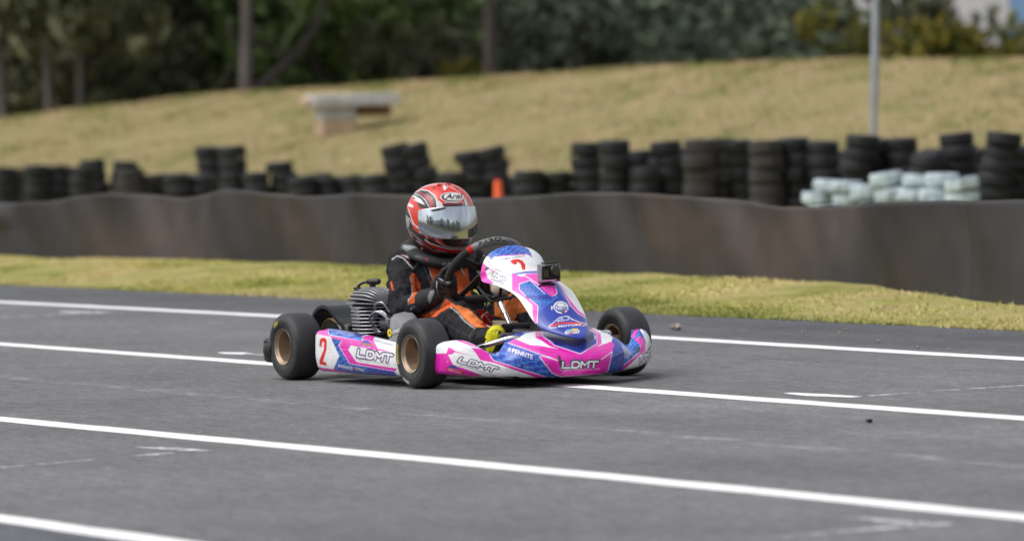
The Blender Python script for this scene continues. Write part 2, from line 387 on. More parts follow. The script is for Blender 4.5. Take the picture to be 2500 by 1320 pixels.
# painted lines, each a thin coat on the asphalt
def worn_paint(name, c, lo, hi, scale=22):
    m = bpy.data.materials.new(name); m.use_nodes = True; N, L = nodes(m); b = N['Principled BSDF']; b.inputs['Roughness'].default_value = .7
    t = N.new('ShaderNodeTexCoord'); n = N.new('ShaderNodeTexNoise'); n.inputs['Scale'].default_value = scale; n.inputs['Detail'].default_value = 7; n.inputs['Roughness'].default_value = .75; L.new(t.outputs['Object'], n.inputs[0])
    r = N.new('ShaderNodeMapRange'); r.inputs[1].default_value = lo; r.inputs[2].default_value = hi; L.new(n.outputs[0], r.inputs[0])
    x = N.new('ShaderNodeMix'); x.data_type = 'RGBA'; x.inputs[6].default_value = (.180, .178, .182, 1); x.inputs[7].default_value = (*c, 1); L.new(r.outputs[0], x.inputs[0]); L.new(x.outputs[2], b.inputs['Base Color'])
    n2 = N.new('ShaderNodeTexNoise'); n2.inputs['Scale'].default_value = 55; n2.inputs['Detail'].default_value = 5; n2.inputs['Roughness'].default_value = .7; L.new(t.outputs['Object'], n2.inputs[0])
    ad = N.new('ShaderNodeMath'); ad.operation = 'ADD'; L.new(n.outputs[0], ad.inputs[0]); L.new(n2.outputs[0], ad.inputs[1]); r2 = N.new('ShaderNodeMapRange'); r2.inputs[1].default_value = 2*lo; r2.inputs[2].default_value = 2*lo+.12; L.new(ad.outputs[0], r2.inputs[0]); L.new(r2.outputs[0], b.inputs['Alpha']); return m
M_line = worn_paint('line_paint', (.80, .80, .80), .33, .44, 35); M_faint = worn_paint('worn_line_paint', (.66, .66, .66), .425, .60, 16)
for tu_, tv_, wd in (((-9.5, -6.1, -2.3, .6), (1.93, 1.97, 1.91, 1.81), .12), ((-5, 3.2), (-.012, -.035), .115), ((-3, .2, 3.5, 6), (-2.22, -2.165, -2.05, -2.0), .115), ((-3, 4, 4.9), (-3.9, -3.79, -3.74), .105)):
    x = np.linspace(-45, 20, 500); c = np.interp(x, tu_, tv_); c = np.convolve(np.pad(c, 12, 'edge'), np.ones(25)/25, 'valid'); e = .006*noise1(x*7, 5)
    P = np.zeros((500, 2, 3)); P[:, :, 0] = x[:, None]; P[:, 0, 1] = c+wd/2+e; P[:, 1, 1] = c-wd/2+.006*noise1(x*6, 8); P[:, :, 2] = .0014
    struct(MB().grid(P).build('painted_line', M_line, smooth=False))
def groundstroke(pts, w, m):
    Q = np.array([U(x, y, z=.004) for x, y in pts]); Q = cr_spline(Q, 40); w = np.interp(np.linspace(0, 1, 40), np.linspace(0, 1, len(np.atleast_1d(w))), np.atleast_1d(w))
    T = np.gradient(Q, axis=0); T /= np.linalg.norm(T, axis=1)[:, None]; S = np.stack([-T[:, 1], T[:, 0], 0*T[:, 0]], 1)
    P = np.stack([Q+S*w[:, None]/2, Q-S*w[:, None]/2], 1); P[:, :, 2] = .0012
    struct(MB().grid(P).build('grid_mark', m, smooth=False))
for pts, wd, m in (([(0,773),(100,768),(190,763)], (.04,.05,.1), M_faint), ([(150,758),(200,760),(258,762)], (.05,.16,.1), M_faint), ([(535,858),(575,860),(605,862)], (.02,.10,.05), M_line), ([(600,861),(640,864),(690,868)], .03, M_faint),
                   ([(340,1088),(420,1092),(500,1098)], (.03,.07,.05), M_faint), ([(328,1110),(370,1106),(422,1102)], (.02,.07,.04), M_faint), ([(0,1138),(120,1128),(230,1118)], .025, M_faint),
                   ([(1922,956),(1990,961),(2092,966)], (.03,.09,.05), M_line), ([(2110,964),(2280,952),(2500,938)], .035, M_faint),
                   ([(2080,1258),(2180,1268),(2306,1277)], (.03,.05,.07), M_faint), ([(1900,1306),(2050,1294),(2230,1278)], (.02,.03,.07), M_faint), ([(20,988),(35,988)], .03, M_faint)):
    groundstroke(pts, wd, m)
# verge: soil sheet and living grass
us = np.linspace(-60, 30, 500); vs = np.linspace(0, 1, 60); A, B = np.meshgrid(us, vs, indexing='ij')
vb = 3.03+.03*noise1(A*2.3, 3, 5); Vv = vb+B*(15.5-vb); rise = (.03+.05*np.clip(B*8, 0, 1))*np.clip((6.3-Vv)/.8, 0, 1); Zv = rise*np.clip(B*12, 0, 1)+.012*noise2(A, Vv, 5, 4, 3)*np.clip(B*20, 0, 1)+.002
VERGE = lambda u, v: (.03+.05*np.clip((v-3.05)/1.55, 0, 1))*np.clip((v-3.05), 0, 1)
struct(MB().grid(np.stack([A, Vv, Zv], -1)).build('grass_verge', M_verge))
def blades(n, pos, h, wd, lean, colf, seed, name, material):
    r = np.random.default_rng(seed); P = pos(n, r); n = len(P); a = r.random(n)*6.283; hh = h*(.45+.9*r.random(n)); ln = lean*(r.random(n)+.2); b = r.random(n)*6.283
    d = np.stack([np.cos(a), np.sin(a), 0*a], 1)*wd/2*(0.7+.6*r.random(n))[:, None]; t = np.stack([np.cos(b)*ln*hh, np.sin(b)*ln*hh, hh], 1)
    V = np.empty((n, 4, 3)); V[:, 0] = P-d; V[:, 1] = P+d; V[:, 2] = P+d*.45+t*.6+np.array([0, 0, 1])*hh[:, None]*.08; V[:, 3] = P+t
    c = np.repeat(colf(P, r)[:, None, :], 4, 1)
    F = np.arange(n*4).reshape(n, 4); me = bpy.data.meshes.new(name); me.vertices.add(n*4); me.vertices.foreach_set('co', V.ravel()); me.loops.add(n*4); me.loops.foreach_set('vertex_index', F.ravel())
    me.polygons.add(n); me.polygons.foreach_set('loop_start', np.arange(0, n*4, 4)); me.update(calc_edges=True); me.materials.append(material)
    at = me.color_attributes.new('paint', 'FLOAT_COLOR', 'POINT'); cc = np.ones((n*4, 4), np.float32); cc[:, :3] = c.reshape(-1, 3); at.data.foreach_set('color', cc.ravel()); return link(name, me)
M_blade = mat('grass_blade', (.2, .2, .05), .8, attr=True, spec=.2)
def verge_pos(n, r):
    u = r.uniform(-24, 2.5, n*2); v = 3.0+2.6*r.random(n*2)**1.0; keep = (noise2(u, v, 9, 4, 2.2)+r.normal(0, .35, n*2)) > -.25
    u, v = u[keep][:n], v[keep][:n]; return np.stack([u, v, VERGE(u, v)-.005], 1)
def verge_col(P, r):
    k = noise2(P[:, 0]*.55, P[:, 1]*1.6, 11, 5, 1.9)+r.normal(0, .2, len(P)); edge = np.clip((P[:, 1]-3.1)/.7, 0, 1)
    straw = np.array([.66, .55, .28]); green = np.array([.19, .235, .045]); yel = np.array([.52, .50, .15]); t = np.clip(k*1.1+.26+.30*edge, 0, 1)[:, None]
    c = np.where(t > .5, yel+(straw-yel)*(t-.5)*2, green+(yel-green)*t*2); c = c*(.85+.15*edge[:, None]); return c*(.75+.5*r.random(len(P)))[:, None]
struct(blades(330000, verge_pos, .017, .0085, 1.2, verge_col, 21, 'verge_grass', M_blade), 'stuff', 'short yellow green grass on the verge beside the track')
# ------------------------------------------------------------------ berm
CREST = [(-400, 330), (0, 298), (250, 262), (500, 236), (750, 220), (1000, 203), (1250, 190), (1500, 172), (1750, 158), (2000, 152), (2250, 150), (2500, 150), (2900, 165)]
VC, VT = 23.5, 14.2
cp = np.array([U(x, y, v=VC) for x, y in CREST]); o = np.argsort(cp[:, 0]); CU_, CZ_ = cp[o, 0], cp[o, 2]
def crest(u): return np.interp(u, CU_, CZ_)
def bermz(u, v):
    s = np.clip((v-VT)/(VC-VT), 0, 1); s2 = s*s*(3-2*s)*.35+.65*s
    back = np.clip((v-VC)/6, 0, 1); return crest(u)*s2-.25*back**1.3+.035*noise2(u, v, 31, 4, .9)*np.clip((v-VT), 0, 1)*np.clip(1.35-s, 0.25, 1)
us = np.linspace(-130, 45, 420); vs = np.concatenate([np.linspace(VT-.3, VC+1, 80), np.linspace(VC+1.4, 160, 60)]); A, B = np.meshgrid(us, vs, indexing='ij')
struct(MB().grid(np.stack([A, B, bermz(A, B)], -1)).build('grass_bank', M_berm))
def berm_pos(n, r):
    u = r.uniform(-62, -8, n); v = np.where(r.random(n) < .35, r.normal(VC, .5, n), r.uniform(VT, VC+1, n)); k = noise2(u, v, 41, 4, 1.2)+r.normal(0, .4, n) > -.2
    u, v = u[k], v[k]; return np.stack([u, v, bermz(u, v)-.01], 1)
def berm_col(P, r):
    k = np.clip(2.6*noise2(P[:, 0], P[:, 1]*1.5, 43, 4, 3.6)+r.normal(0, .16, len(P))+.5, 0, 1)[:, None]
    c = np.array([.235, .245, .08])+(np.array([.485, .365, .21])-np.array([.235, .245, .08]))*k; return c*(.88+.24*r.random(len(P)))[:, None]
struct(blades(130000, berm_pos, .06, .022, 1.1, berm_col, 22, 'bank_grass', M_blade), 'stuff', 'dry tan grass covering the bank')
# ------------------------------------------------------------------ small debris on the shoulder
M_stone = mat('stone', (.32, .28, .24), .9, nz=.3, nscale=40); M_leaf = mat('dead_leaf', (.38, .27, .16), .8, nz=.3, nscale=60); M_rub = mat('rubber_bit', (.015, .015, .016), .9)
def pebble(px, py, r, m, name, label, cat, grp):
    c = U(px, py, z=0); mb = MB().ell((0, 0, 0), (r, r*.8, r*.55), n=10, m=7); V = mb.v[0]; V *= (1+.25*np.sin(V[:, :1]*300+px)+.2*np.cos(V[:, 1:2]*260)); o = mb.build(name, m); o.location = (c[0], c[1], r*.42+.003); o.rotation_euler = (0, 0, px); tag(o, label, cat, grp)
pebble(1651, 806, .028, M_stone, 'stone', 'pale stone lying on the dark shoulder beyond the outer line', 'stone', None)
for px, py in ((795*.5755, 738), (1921, 820), (2145, 835), (2318, 855), (2050, 815), (1960, 812), (2065, 806), (2240, 850)):
    pebble(px, py, .0065, M_leaf, 'dead_leaf', 'small dry leaf lying on the dark shoulder by the grass', 'leaf', 'dry leaves on the shoulder')
pebble(2121, 1032, .010, M_rub, 'rubber_scrap', 'black rubber scrap on the bare asphalt between two white lines', 'rubber scrap', None)
# ------------------------------------------------------------------ kart
WHT = (.78, .79, .80); MAG = (.74, .012, .40); PNK = (.80, .07, .47); BLU = (.020, .045, .36); NVY = (.006, .012, .20); LBL = (.045, .26, .70); INK = (.012, .006, .06); RED = (.66, .012, .010); DRK = (.02, .02, .022); BLK = (.008, .008, .009); LILAC = (.80, .62, .82)
M_body = mat('printed_vinyl', WHT, .30, coat=.5, attr=True, nz=.10, nscale=14, rvar=.12, bump=.03, bscale=25)
M_rubber = mat('tyre_rubber', DRK, .52, attr=True, nz=.25, nscale=35, bump=.08, bscale=300, spec=.5)
M_rim = mat('magnesium', (.34, .25, .175), .48, .65, nz=.16, nscale=30, rvar=.08); M_rimlip = mat('rim_lip', (.46, .40, .33), .36, .9, rvar=.06, nscale=40)
M_chrome = mat('chrome', (.80, .81, .82), .10, 1., rvar=.04, nscale=50); M_steel = mat('steel', (.38, .38, .39), .32, 1., nz=.2, nscale=40); M_alu = mat('cast_aluminium', (.30, .305, .315), .45, .85, nz=.22, nscale=25, bump=.1, bscale=250)
M_blackp = mat('black_plastic', (.014, .014, .015), .38, nz=.3, nscale=20, rvar=.08); M_blackm = mat('black_metal', (.02, .02, .021), .4, .5, nz=.2); M_greyp = mat('grey_plastic', (.205, .215, .225), .42, nz=.14, nscale=18, rvar=.1, bump=.05, bscale=120)
M_tank = mat('tank_plastic', (.52, .45, .33), .4, nz=.08, trans=.0); M_tube = mat('frame_paint', (.16, .005, .006), .3, .3, coat=.4); M_hose = mat('hose', (.30, .08, .03), .5); M_chain = mat('chain_brass', (.32, .19, .07), .4, .8); M_redan = mat('red_anodised', (.42, .01, .008), .3, .7)
M_floor = mat('floor_tray', (.34, .325, .30), .5, .5, nz=.2)
KART = tag(empty('go_kart', (-.45, 0, 0)), 'pink, blue and white racing kart with number 2 on its side panel', 'kart')
RT = .1275
def wheel(u, v, w, out, steer=0., marks=()):
    """out: -1 for wheels on the kart's right, +1 on its left; local axis y, outward = out"""
    rot = Matrix.Rotation(steer, 3, 'Z'); rot = np.array(rot); c = np.array([u, v, RT])
    def W(mb): return mb
    n = 128
    half = [(.066, .038), (.067, .046), (.074, .0525), (.085, .0565), (.096, .0575), (.106, .056), (.1145, .0525), (.1205, .047), (.1242, .039), (.1262, .028), (.1272, .014), (.1275, 0)]
    sc = w/.115; half = [(r, y*sc) for r, y in half]
    prof = [(r, -y) for r, y in half] + [(r, y) for r, y in half[-2::-1]] + [(.062, .03*sc), (.062, -.03*sc), half[0][:1]+(-half[0][1],)]
    mb = MB().lathe(prof, (0, 0, 0), (0, out, 0), n); V = mb.v[0]
    rad = np.hypot(V[:, 0], V[:, 2]); ang = np.degrees(np.arctan2(V[:, 2], V[:, 0])) % 360; side = V[:, 1]*out
    colr = np.tile(np.array([.021, .0215, .023]), (len(V), 1)); colr[(rad > .122)] = (.030, .0305, .033)
    for r_ in (.079, .0905, .1075): colr[(np.abs(rad-r_) < .0022) & (np.abs(side) > .03)] = (.045, .046, .049)
    for (a0, a1, r0, r1, cc) in marks:
        k = (side > .03) & (rad > r0) & (rad < r1) & (((ang-a0) % 360) < ((a1-a0) % 360)); colr[k] = cc
    mb.v[0] = V @ rot.T + c
    hub = MB().lathe([(.001, -.02), (.024, -.02), (.024, .008), (.012, .012), (.012, .022), (.001, .022)], (0, 0, 0), (0, out, 0), 24); hub.v[0] = hub.v[0] @ rot.T + c + rot @ np.array([0, -out*.02, 0])
    H = hub.build('wheel', M_rim, KART); 
    mb.build('tyre', M_rubber, H, col=colr, auto=0)
    y = .5*w
    rp = [(.028, -.012), (.052, -.012), (.056, .0), (.0575, y*.55), (.0585, y*.78), (.064, y*.86), (.0675, y*.9), (.0690, y*.95), (.0672, y*.975), (.0655, y*.95), (.062, y*.88), (.0575, y*.78), (.0565, y*.5), (.054, .004), (.028, .004)]
    rp = [(.030, 0.), (.053, .0), (.0555, .008), (.0565, y*.55), (.0575, y*.74), (.0625, y*.80), (.0655, y*.84), (.0672, y*.91)]
    r1 = MB().lathe(rp, (0, 0, 0), (0, out, 0), 64); back = [(.0672, y*.84), (.064, y*.7), (.0620, -y*.5), (.0672, -y*.84), (.0672, -y*.9), (.058, -y*.8), (.057, 0)]; r1.lathe(back, (0, 0, 0), (0, out, 0), 64); r1.v = [q @ rot.T + c for q in r1.v]
    R = r1.build('rim', M_rim, H)
    l = MB().lathe([(.0672, y*.91), (.0692, y*.93), (.0700, y*.90), (.0695, y*.84), (.0672, y*.84)], (0, 0, 0), (0, out, 0), 64); l.v = [q @ rot.T + c for q in l.v]; l.build('rim_lip', M_rimlip, H)
    for k in range(3):
        a = k*2.094+.6; p = np.array([.04*math.cos(a), 0, .04*math.sin(a)]); b = MB().cyl(p, p+np.array([0, out*.012, 0]), .0065, n=6); b.v = [q @ rot.T + c for q in b.v]; b.build('wheel_nut', M_steel, H)
    return H
YEL = (.42, .34, .05)
wheel(0, -.423, .115, -1, 0, [(160, 205, .088, .098, YEL), (238, 262, .104, .112, (.55, .55, .55))])
wheel(0, .423, .115, 1, 0)
wheel(-.96, -.453, .125, -1, 0, [(105, 128, .092, .097, YEL), (215, 240, .108, .112, (.4, .4, .4))])
wheel(-.96, .453, .125, 1, 0)
# --- frame, axle, floor
fr = MB(); r = .014
for s in (-1, 1):
    fr.tube(cr_spline([(.30, .17*s, .055), (.1, .2*s, .055), (-.2, .27*s, .052), (-.6, .30*s, .055), (-.9, .31*s, .075), (-1.05, .30*s, .08)], 40), r)
    fr.tube(cr_spline([(-.06, .25*s, .055), (0, .33*s, .09), (.0, .36*s, .12)], 12), r)
    fr.tube(cr_spline([(-.2, .30*s, .05), (-.22, .40*s, .06), (-.45, .43*s, .06), (-.65, .40*s, .06), (-.68, .30*s, .055)], 30), .010)
for u, hw in ((.30, .17), (-.12, .25), (-.7, .30), (-1.05, .30)): fr.tube([(u, -hw, .056), (u, 0, .056), (u, hw, .056)], r)
fr.build('frame', M_tube, KART)
MB().cyl((-.96, -.43, RT), (-.96, .43, RT), .0125).build('rear_axle', M_steel, KART)
MB().box((-.05, 0, .036), (.66, .44, .005)).build('floor_tray', M_floor, KART, smooth=False)
for s in (-1, 1):
    MB().cyl((0, .36*s, RT), (0, .42*s, RT), .012).cyl((0, .36*s, .09), (0, .36*s, .165), .013).box((-.04, .33*s, .12), (.09, .02, .014)).build('stub_axle', M_steel, KART)
    MB().tube([(-.06, .34*s, .115), (-.05, .02*s, .16)], .006).build('tie_rod', M_steel, KART)
# rear bumper
rb = MB().tube(cr_spline([(-1.055, -.50, .11), (-1.085, -.505, .11), (-1.115, -.49, .11), (-1.13, -.42, .11), (-1.13, 0, .11), (-1.13, .42, .11), (-1.115, .49, .11), (-1.085, .505, .11), (-1.055, .50, .11)], 60), .020, 12)
rb.v[0][:, 2] = .11+(rb.v[0][:, 2]-.11)*2.0; [rb.box((-1.085, .502*s, .11), (.065, .030, .092), None, .010) for s in (-1, 1)]; rb.build('rear_bumper', M_blackp, KART)
# --- nose: lofted sections (|v|: u,z control points from lower rear over the front to the upper rear)
NS = [(0.0, [(.33,.036),(.408,.042),(.436,.072),(.432,.106),(.378,.138),(.30,.170),(.20,.188)]),
      (.07, [(.33,.036),(.410,.042),(.435,.072),(.431,.107),(.375,.140),(.30,.172),(.20,.190)]),
      (.14, [(.31,.037),(.385,.043),(.408,.074),(.405,.110),(.355,.145),(.29,.175),(.21,.189)]),
      (.19, [(.29,.038),(.355,.044),(.376,.075),(.374,.114),(.335,.146),(.285,.168),(.235,.180)]),
      (.225,[(.27,.040),(.336,.045),(.356,.074),(.352,.110),(.325,.134),(.29,.150),(.255,.158)]),
      (.255,[(.25,.042),(.322,.047),(.340,.072),(.334,.098),(.315,.114),(.29,.124),(.265,.130)]),
      (.285,[(.24,.044),(.308,.049),(.324,.072),(.318,.096),(.303,.112),(.285,.120),(.262,.125)]),
      (.315,[(.22,.047),(.290,.052),(.306,.074),(.301,.100),(.288,.120),(.268,.134),(.235,.140)]),
      (.345,[(.19,.050),(.266,.055),(.284,.078),(.279,.110),(.264,.138),(.240,.158),(.19,.160)]),
      (.375,[(.15,.053),(.238,.058),(.258,.082),(.253,.120),(.238,.152),(.210,.173),(.14,.170)]),
      (.405,[(.11,.057),(.202,.062),(.224,.086),(.220,.124),(.206,.152),(.178,.170),(.10,.165)]),
      (.428,[(.08,.062),(.155,.068),(.176,.090),(.174,.122),(.163,.145),(.140,.158),(.07,.152)]),
      (.437,[(.06,.075),(.105,.082),(.118,.096),(.117,.117),(.110,.132),(.095,.140),(.05,.138)])]
st = [(-v, s) for v, s in NS[::-1]] + NS[1:]
C = np.array([[(u, v, z) for u, z in s] for v, s in st])
C = cr_spline(C, 720); C = np.swapaxes(cr_spline(np.swapaxes(C, 0, 1), 230), 0, 1)
P = Paint(BLU)
ri = lambda W: W[:, 1] < .2
P.zoom(1080, 790, 9.427)
P.poly(WHT, (-300,720),(-300,300),(300,300),(450,400),(1000,650),(1080,720),(1080,740),(1180,860),(2200,1200),(2200,1400),(200,1400),(60,1000))
P.poly(PNK, (300,370),(430,370),(800,500),(830,550),(700,530),(310,400)).poly(BLU, (440,340),(700,340),(800,510),(760,520),(470,400)).line(LILAC, 14, (440,395),(760,515),(860,570))
P.poly(MAG, (660,555),(760,560),(900,600),(1000,655),(1090,725),(1180,855),(2390,1200),(2170,1215),(1190,905),(880,840),(760,670))
P.poly(MAG, (-400,1060),(-400,690),(110,680),(150,550),(205,555),(330,640),(680,745),(300,655),(240,700),(145,710),(260,930),(330,960),(1050,1210),(1050,1400),(-400,1400))
P.poly(BLU, (1090,735),(1250,600),(1340,500),(1530,465),(2200,700),(2200,720),(2451,1020),(2700,1400),(2390,1195),(1180,850))
P.micro(LBL, (1340,560), (62,14), (8,-46), [(1110,740),(1250,600),(1340,520),(1530,475),(2200,710),(2440,1010),(2560,1200),(2390,1180),(1190,840)], .10)
P.poly(PNK, (1530,460),(1700,350),(2020,510),(2600,560),(2600,800),(2200,700))
P.poly(WHT, (1690,375),(1900,250),(2140,200),(2140,320),(2460,540),(2020,510)).poly(MAG, (2140,150),(2330,150),(2310,290),(2470,390),(2470,560),(2140,330))
P.line(LILAC, 17, (1530,462),(2200,700),(2451,782)).line(LILAC, 17, (1080,730),(1175,852),(2390,1197)).line(LILAC, 12, (660,555),(900,595),(1020,665))
P.zoom(1320, 790, 8.929)
P.poly(MAG, (-50,180),(40,280),(300,490),(860,670),(1220,450),(1220,230),(1150,200),(1040,140),(1120,110),(1300,240),(1310,450),(1220,520),(1540,400),(1600,480),(1545,620),(1450,1020),(1380,1060),(1300,1120),(440,1140),(250,1060),(-20,720),(-20,500),(200,510), where=ri)
P.poly(PNK, (1120,110),(1300,240),(1310,450),(1220,520),(860,680),(1210,450),(1210,230),(1150,200), where=ri)
P.poly(WHT, (-20,360),(190,505),(400,570),(-20,500)).poly(WHT, (1130,120),(1300,240),(1320,450),(1220,520),(1540,400),(1560,330),(1500,260),(1370,160), where=ri)
P.poly(NVY, (50,-60),(40,280),(300,490),(860,668),(1220,450),(1220,230),(1150,200),(1040,140),(1000,-60), where=ri)
P.poly(BLU, (300,490),(860,668),(1220,450),(1220,330),(800,500), where=ri)
P.line(LILAC, 17, (45,200),(40,280),(300,490),(860,672),(1222,452),(1215,240),(1150,200),(1040,135), where=ri)
P.poly(LILAC, (-10,280),(300,435),(90,350)).poly(LILAC, (1150,215),(1175,390),(1225,225),(1200,300), where=ri)
P.line(LILAC, 17, (-20,730),(250,1060),(440,1130),(1380,1062),(1450,1015),(1547,620),(1310,775), where=ri)
P.poly(LILAC, (-20,660),(370,790),(370,812),(-20,705)).poly(NVY, (-20,668),(150,730),(-20,690))
P.line((.25, .02, .17), 8, (-120,570),(0,590),(400,680),(860,692),(1200,650),(1450,580),(1590,480), where=ri)
P.poly((.05, .03, .05), (355,705),(430,700),(475,940),(430,965))
P.line((.2, .02, .12), 9, (870,690),(905,860),(915,1000),(940,1120))
P.ldmt(WHT, (470,952), (186,-4), (14,-118), .10, edge=INK).text(LILAC, 'Logan Dockrell Motorsports Team', (445,1022), (830,-30), (2,-42))
# the far wing
lw = lambda W: W[:, 1] > .2
P.micro(LBL, (1700,900), (52,-34), (12,-40), [(1560,560),(1850,120),(2080,120),(2260,400),(2200,560),(1660,1000),(1500,1010),(1560,700)], .15, where=lw)
P.poly((.35, .42, .66), (1660,560),(1720,480),(1900,540),(1960,640),(1900,760),(1760,740), where=lw)
P.poly(WHT, (1580,1060),(1660,990),(2140,650),(2260,600),(2270,400),(2150,100),(2380,300),(2500,450),(2450,850),(2330,950),(1600,1150), where=lw)
P.poly(PNK, (2060,350),(2130,305),(2210,310),(2250,400),(2262,480),(2150,485), where=lw).poly(MAG, (1990,300),(2070,90),(2160,100),(2030,345), where=lw)
P.poly(MAG, (1570,1070),(1650,985),(2130,640),(2160,490),(2262,480),(2255,600),(1720,1045),(1680,1090), where=lw)
P.line(LILAC, 16, (1570,1050),(1650,985),(2130,640),(2160,490), where=lw).poly((.05,.09,.14), (2050,600),(2090,520),(2160,510),(2150,620),(2080,650), where=lw)
P.ldmt(WHT, (2150,890), (64,-58), (-12,-120), .12, edge=INK, where=lw).poly(MAG, (2320,880),(2400,780),(2440,700),(2460,900),(2300,950), where=lw)
P.zoom(1080, 790, 9.427)
P.ldmt(WHT, (385,868), (203,58), (62,-88), .10, edge=INK).text(INK, 'Logan Dockrell Motorsports Team', (345,945), (880,262), (12,-44))
P.poly(BLU, (1490,540),(1600,545),(2130,720),(2130,850),(2040,850),(1500,680)); P.text(WHT, 'PENRITE', (1612,672), (462,152), (14,-92), .015).ellipse((.45,.5,.7), 1555, 612, 46, 46).line(BLU, 12, (1520,590),(1560,640),(1600,600))
P.poly((.03,.06,.3), (110,985),(180,950),(290,945),(370,1000),(420,1050),(100,1010)).poly((.6,.03,.05), (95,1000),(130,985),(520,1085),(520,1120),(490,1140),(110,1030)).text(LILAC, 'MOTORS', (160,1062), (280,72), (4,-34))
P.line((.25, .2, .25), 7, (190,480),(400,540),(600,600),(760,662)).line((.25, .02, .17), 7, (1560,440),(1900,520),(2451,668))
P.z = (0, 0, 1); sr = np.random.default_rng(5)
for _ in range(70):                                      # scuffs and rubber marks along the lower edges
    sx = sr.uniform(1092, 1585); sy = np.interp(sx, [1090, 1250, 1440, 1590], [900, 905, 900, 868])-abs(sr.normal(0, 14)); sa = sr.normal(0, .5); sl = sr.uniform(1.5, 9); P.line((.22, .20, .22) if sr.random() < .5 else (.45, .42, .45), sr.uniform(.5, 1.3), (sx, sy), (sx+sl*math.cos(sa), sy+sl*math.sin(sa)))
Vn = C.reshape(-1, 3); cn_ = P.apply(Vn)
cn_[(Vn[:, 2] < .048) & (Vn[:, 0] < .34)] = BLK
nose = MB().grid(C).build('nose_cone', M_body, KART, col=cn_, auto=0)
def solid(o, t, off=-1):
    s = o.modifiers.new('thick', 'SOLIDIFY'); s.thickness = t; s.offset = off
solid(nose, .004)
# --- nassau panel (upright front fairing)
NA = [((.412,.168),(.402,.170),.012), ((.412,.174),(.375,.180),.052), ((.396,.187),(.318,.200),.092), ((.358,.209),(.270,.233),.111), ((.303,.250),(.222,.279),.116), ((.252,.303),(.170,.320),.120), ((.196,.352),(.105,.346),.127),
      ((.120,.392),(.010,.366),.136), ((.062,.413),(-.055,.376),.140), ((.030,.438),(-.063,.412),.137), ((-.008,.466),(-.065,.454),.119), ((-.045,.488),(-.068,.482),.083), ((-.066,.500),(-.070,.499),.026)]
ws = np.linspace(-1, 1, 360); rows = []
for (cu, cz), (eu, ez), hw in NA:
    g = np.abs(ws)**2.3; rows.append(np.stack([cu+(eu-cu)*g, hw*ws, cz+(ez-cz)*g], -1))
N_ = cr_spline(np.array(rows), 400)
Q = Paint(WHT)
Q.zoom(1250, 680, 8.248)
Q.poly(BLU, (150,120),(370,40),(480,110),(720,280),(870,330),(910,280),(850,120),(870,30),(1000,170),(1150,470),(1330,690),(1540,800),(1800,900),(1600,1300),(300,1300),(480,900),(525,550),(150,240))
Q.poly((.10,.14,.50), (860,60),(1000,170),(1150,480),(1230,600),(1120,520),(1000,330))  # gloss reflection painted in as a paler blue strip along the edge
Q.micro(LBL, (170,200), (50,-26), (22,-38), [(160,125),(370,50),(480,115),(720,285),(870,335),(960,370),(700,560),(540,640),(520,540),(160,240)], .14)
Q.poly(PNK, (0,230),(0,-120),(330,25),(150,115),(145,240),(525,548),(505,895),(440,870),(410,700),(410,540),(200,340))
Q.poly(WHT, (250,380),(410,530),(405,650),(340,520)).poly(MAG, (410,700),(410,640),(520,640),(505,895),(470,890))
Q.line(LILAC, 14, (330,25),(370,35),(150,115),(145,240),(525,548),(505,890))
Q.poly(PNK, (330,20),(400,-80),(880,-80),(850,120),(910,280),(870,335),(720,285),(540,140),(370,35)).poly(MAG, (540,140),(640,100),(850,130),(905,270),(870,320),(730,280)).line(LILAC, 14, (370,35),(540,140),(720,285),(870,337),(915,280),(850,110),(865,20))
Q.poly(PNK, (860,-20),(950,70),(1060,260),(1170,430),(1340,640),(1600,830),(1540,810),(1330,705),(1180,545),(1050,290),(950,110)).line(LILAC, 12, (860,15),(955,110),(1050,290),(1180,545),(1330,705),(1540,812))
Q.ellipse(WHT, 985, 575, 150, 122, 12).ellipse(BLU, 985, 575, 118, 96, 12).ellipse(WHT, 985, 560, 90, 72, 12).poly(BLU, (780,555),(850,540),(1150,570),(1150,620),(1100,640),(790,640))
Q.text(WHT, 'PENRITE', (795,632), (352,-12), (-12,-82), .02).ellipse((.45,.03,.25), 1028, 655, 42, 42).ellipse(DRK, 1028, 650, 16, 16)
Q.poly((.60,.03,.05), (755,975),(790,930),(900,888),(1050,866),(1350,876),(1485,903),(1485,932),(1350,925),(1000,905),(870,955)).line(WHT, 13, (905,982),(760,988),(742,955),(850,870),(950,782),(1110,748),(1200,808),(1350,872),(1500,905),(1492,932),(1420,950)).line(WHT, 11, (910,860),(1000,790),(1030,830)).line(WHT, 11, (1110,748),(1150,820),(910,858)).line(WHT, 11, (1140,760),(1220,835))
Q.text(WHT, 'MOTORS', (935,978), (465,-36), (-4,-40), .03)
Q.poly((.75,.55,.03), (1210,1000),(1330,1000),(1320,1040),(1190,1040)).poly((.1,.35,.75), (1100,1020),(1210,1010),(1190,1045),(1110,1050)).poly(WHT, (1060,1090),(1085,1045),(1350,1030),(1360,1060),(1340,1095),(1080,1110)).poly(RED, (1150,1095),(1250,1085),(1230,1110),(1170,1120)).text((.12,.12,.2), 'GPO', (1090,1098), (245,-14), (4,-50), .04)
Q.zoom(1150, 580, 9.43)
Q.poly(BLU, (330,420),(560,200),(850,120),(1150,150),(1340,280),(1420,460),(1300,385),(640,432),(530,440),(462,525),(400,430)).micro(LBL, (400,395), (46,-12), (6,-42), [(350,420),(560,210),(850,130),(1150,160),(1340,290),(1400,440),(1300,380),(640,425),(530,432),(462,510)], .11)
Q.line(PNK, 14, (620,435),(900,392),(1290,378),(1380,430)).line((.05,.05,.06), 12, (330,420),(420,590),(560,720),(760,810),(960,890)).line((.3,.3,.33), 6, (450,560),(640,690),(800,770),(930,790))
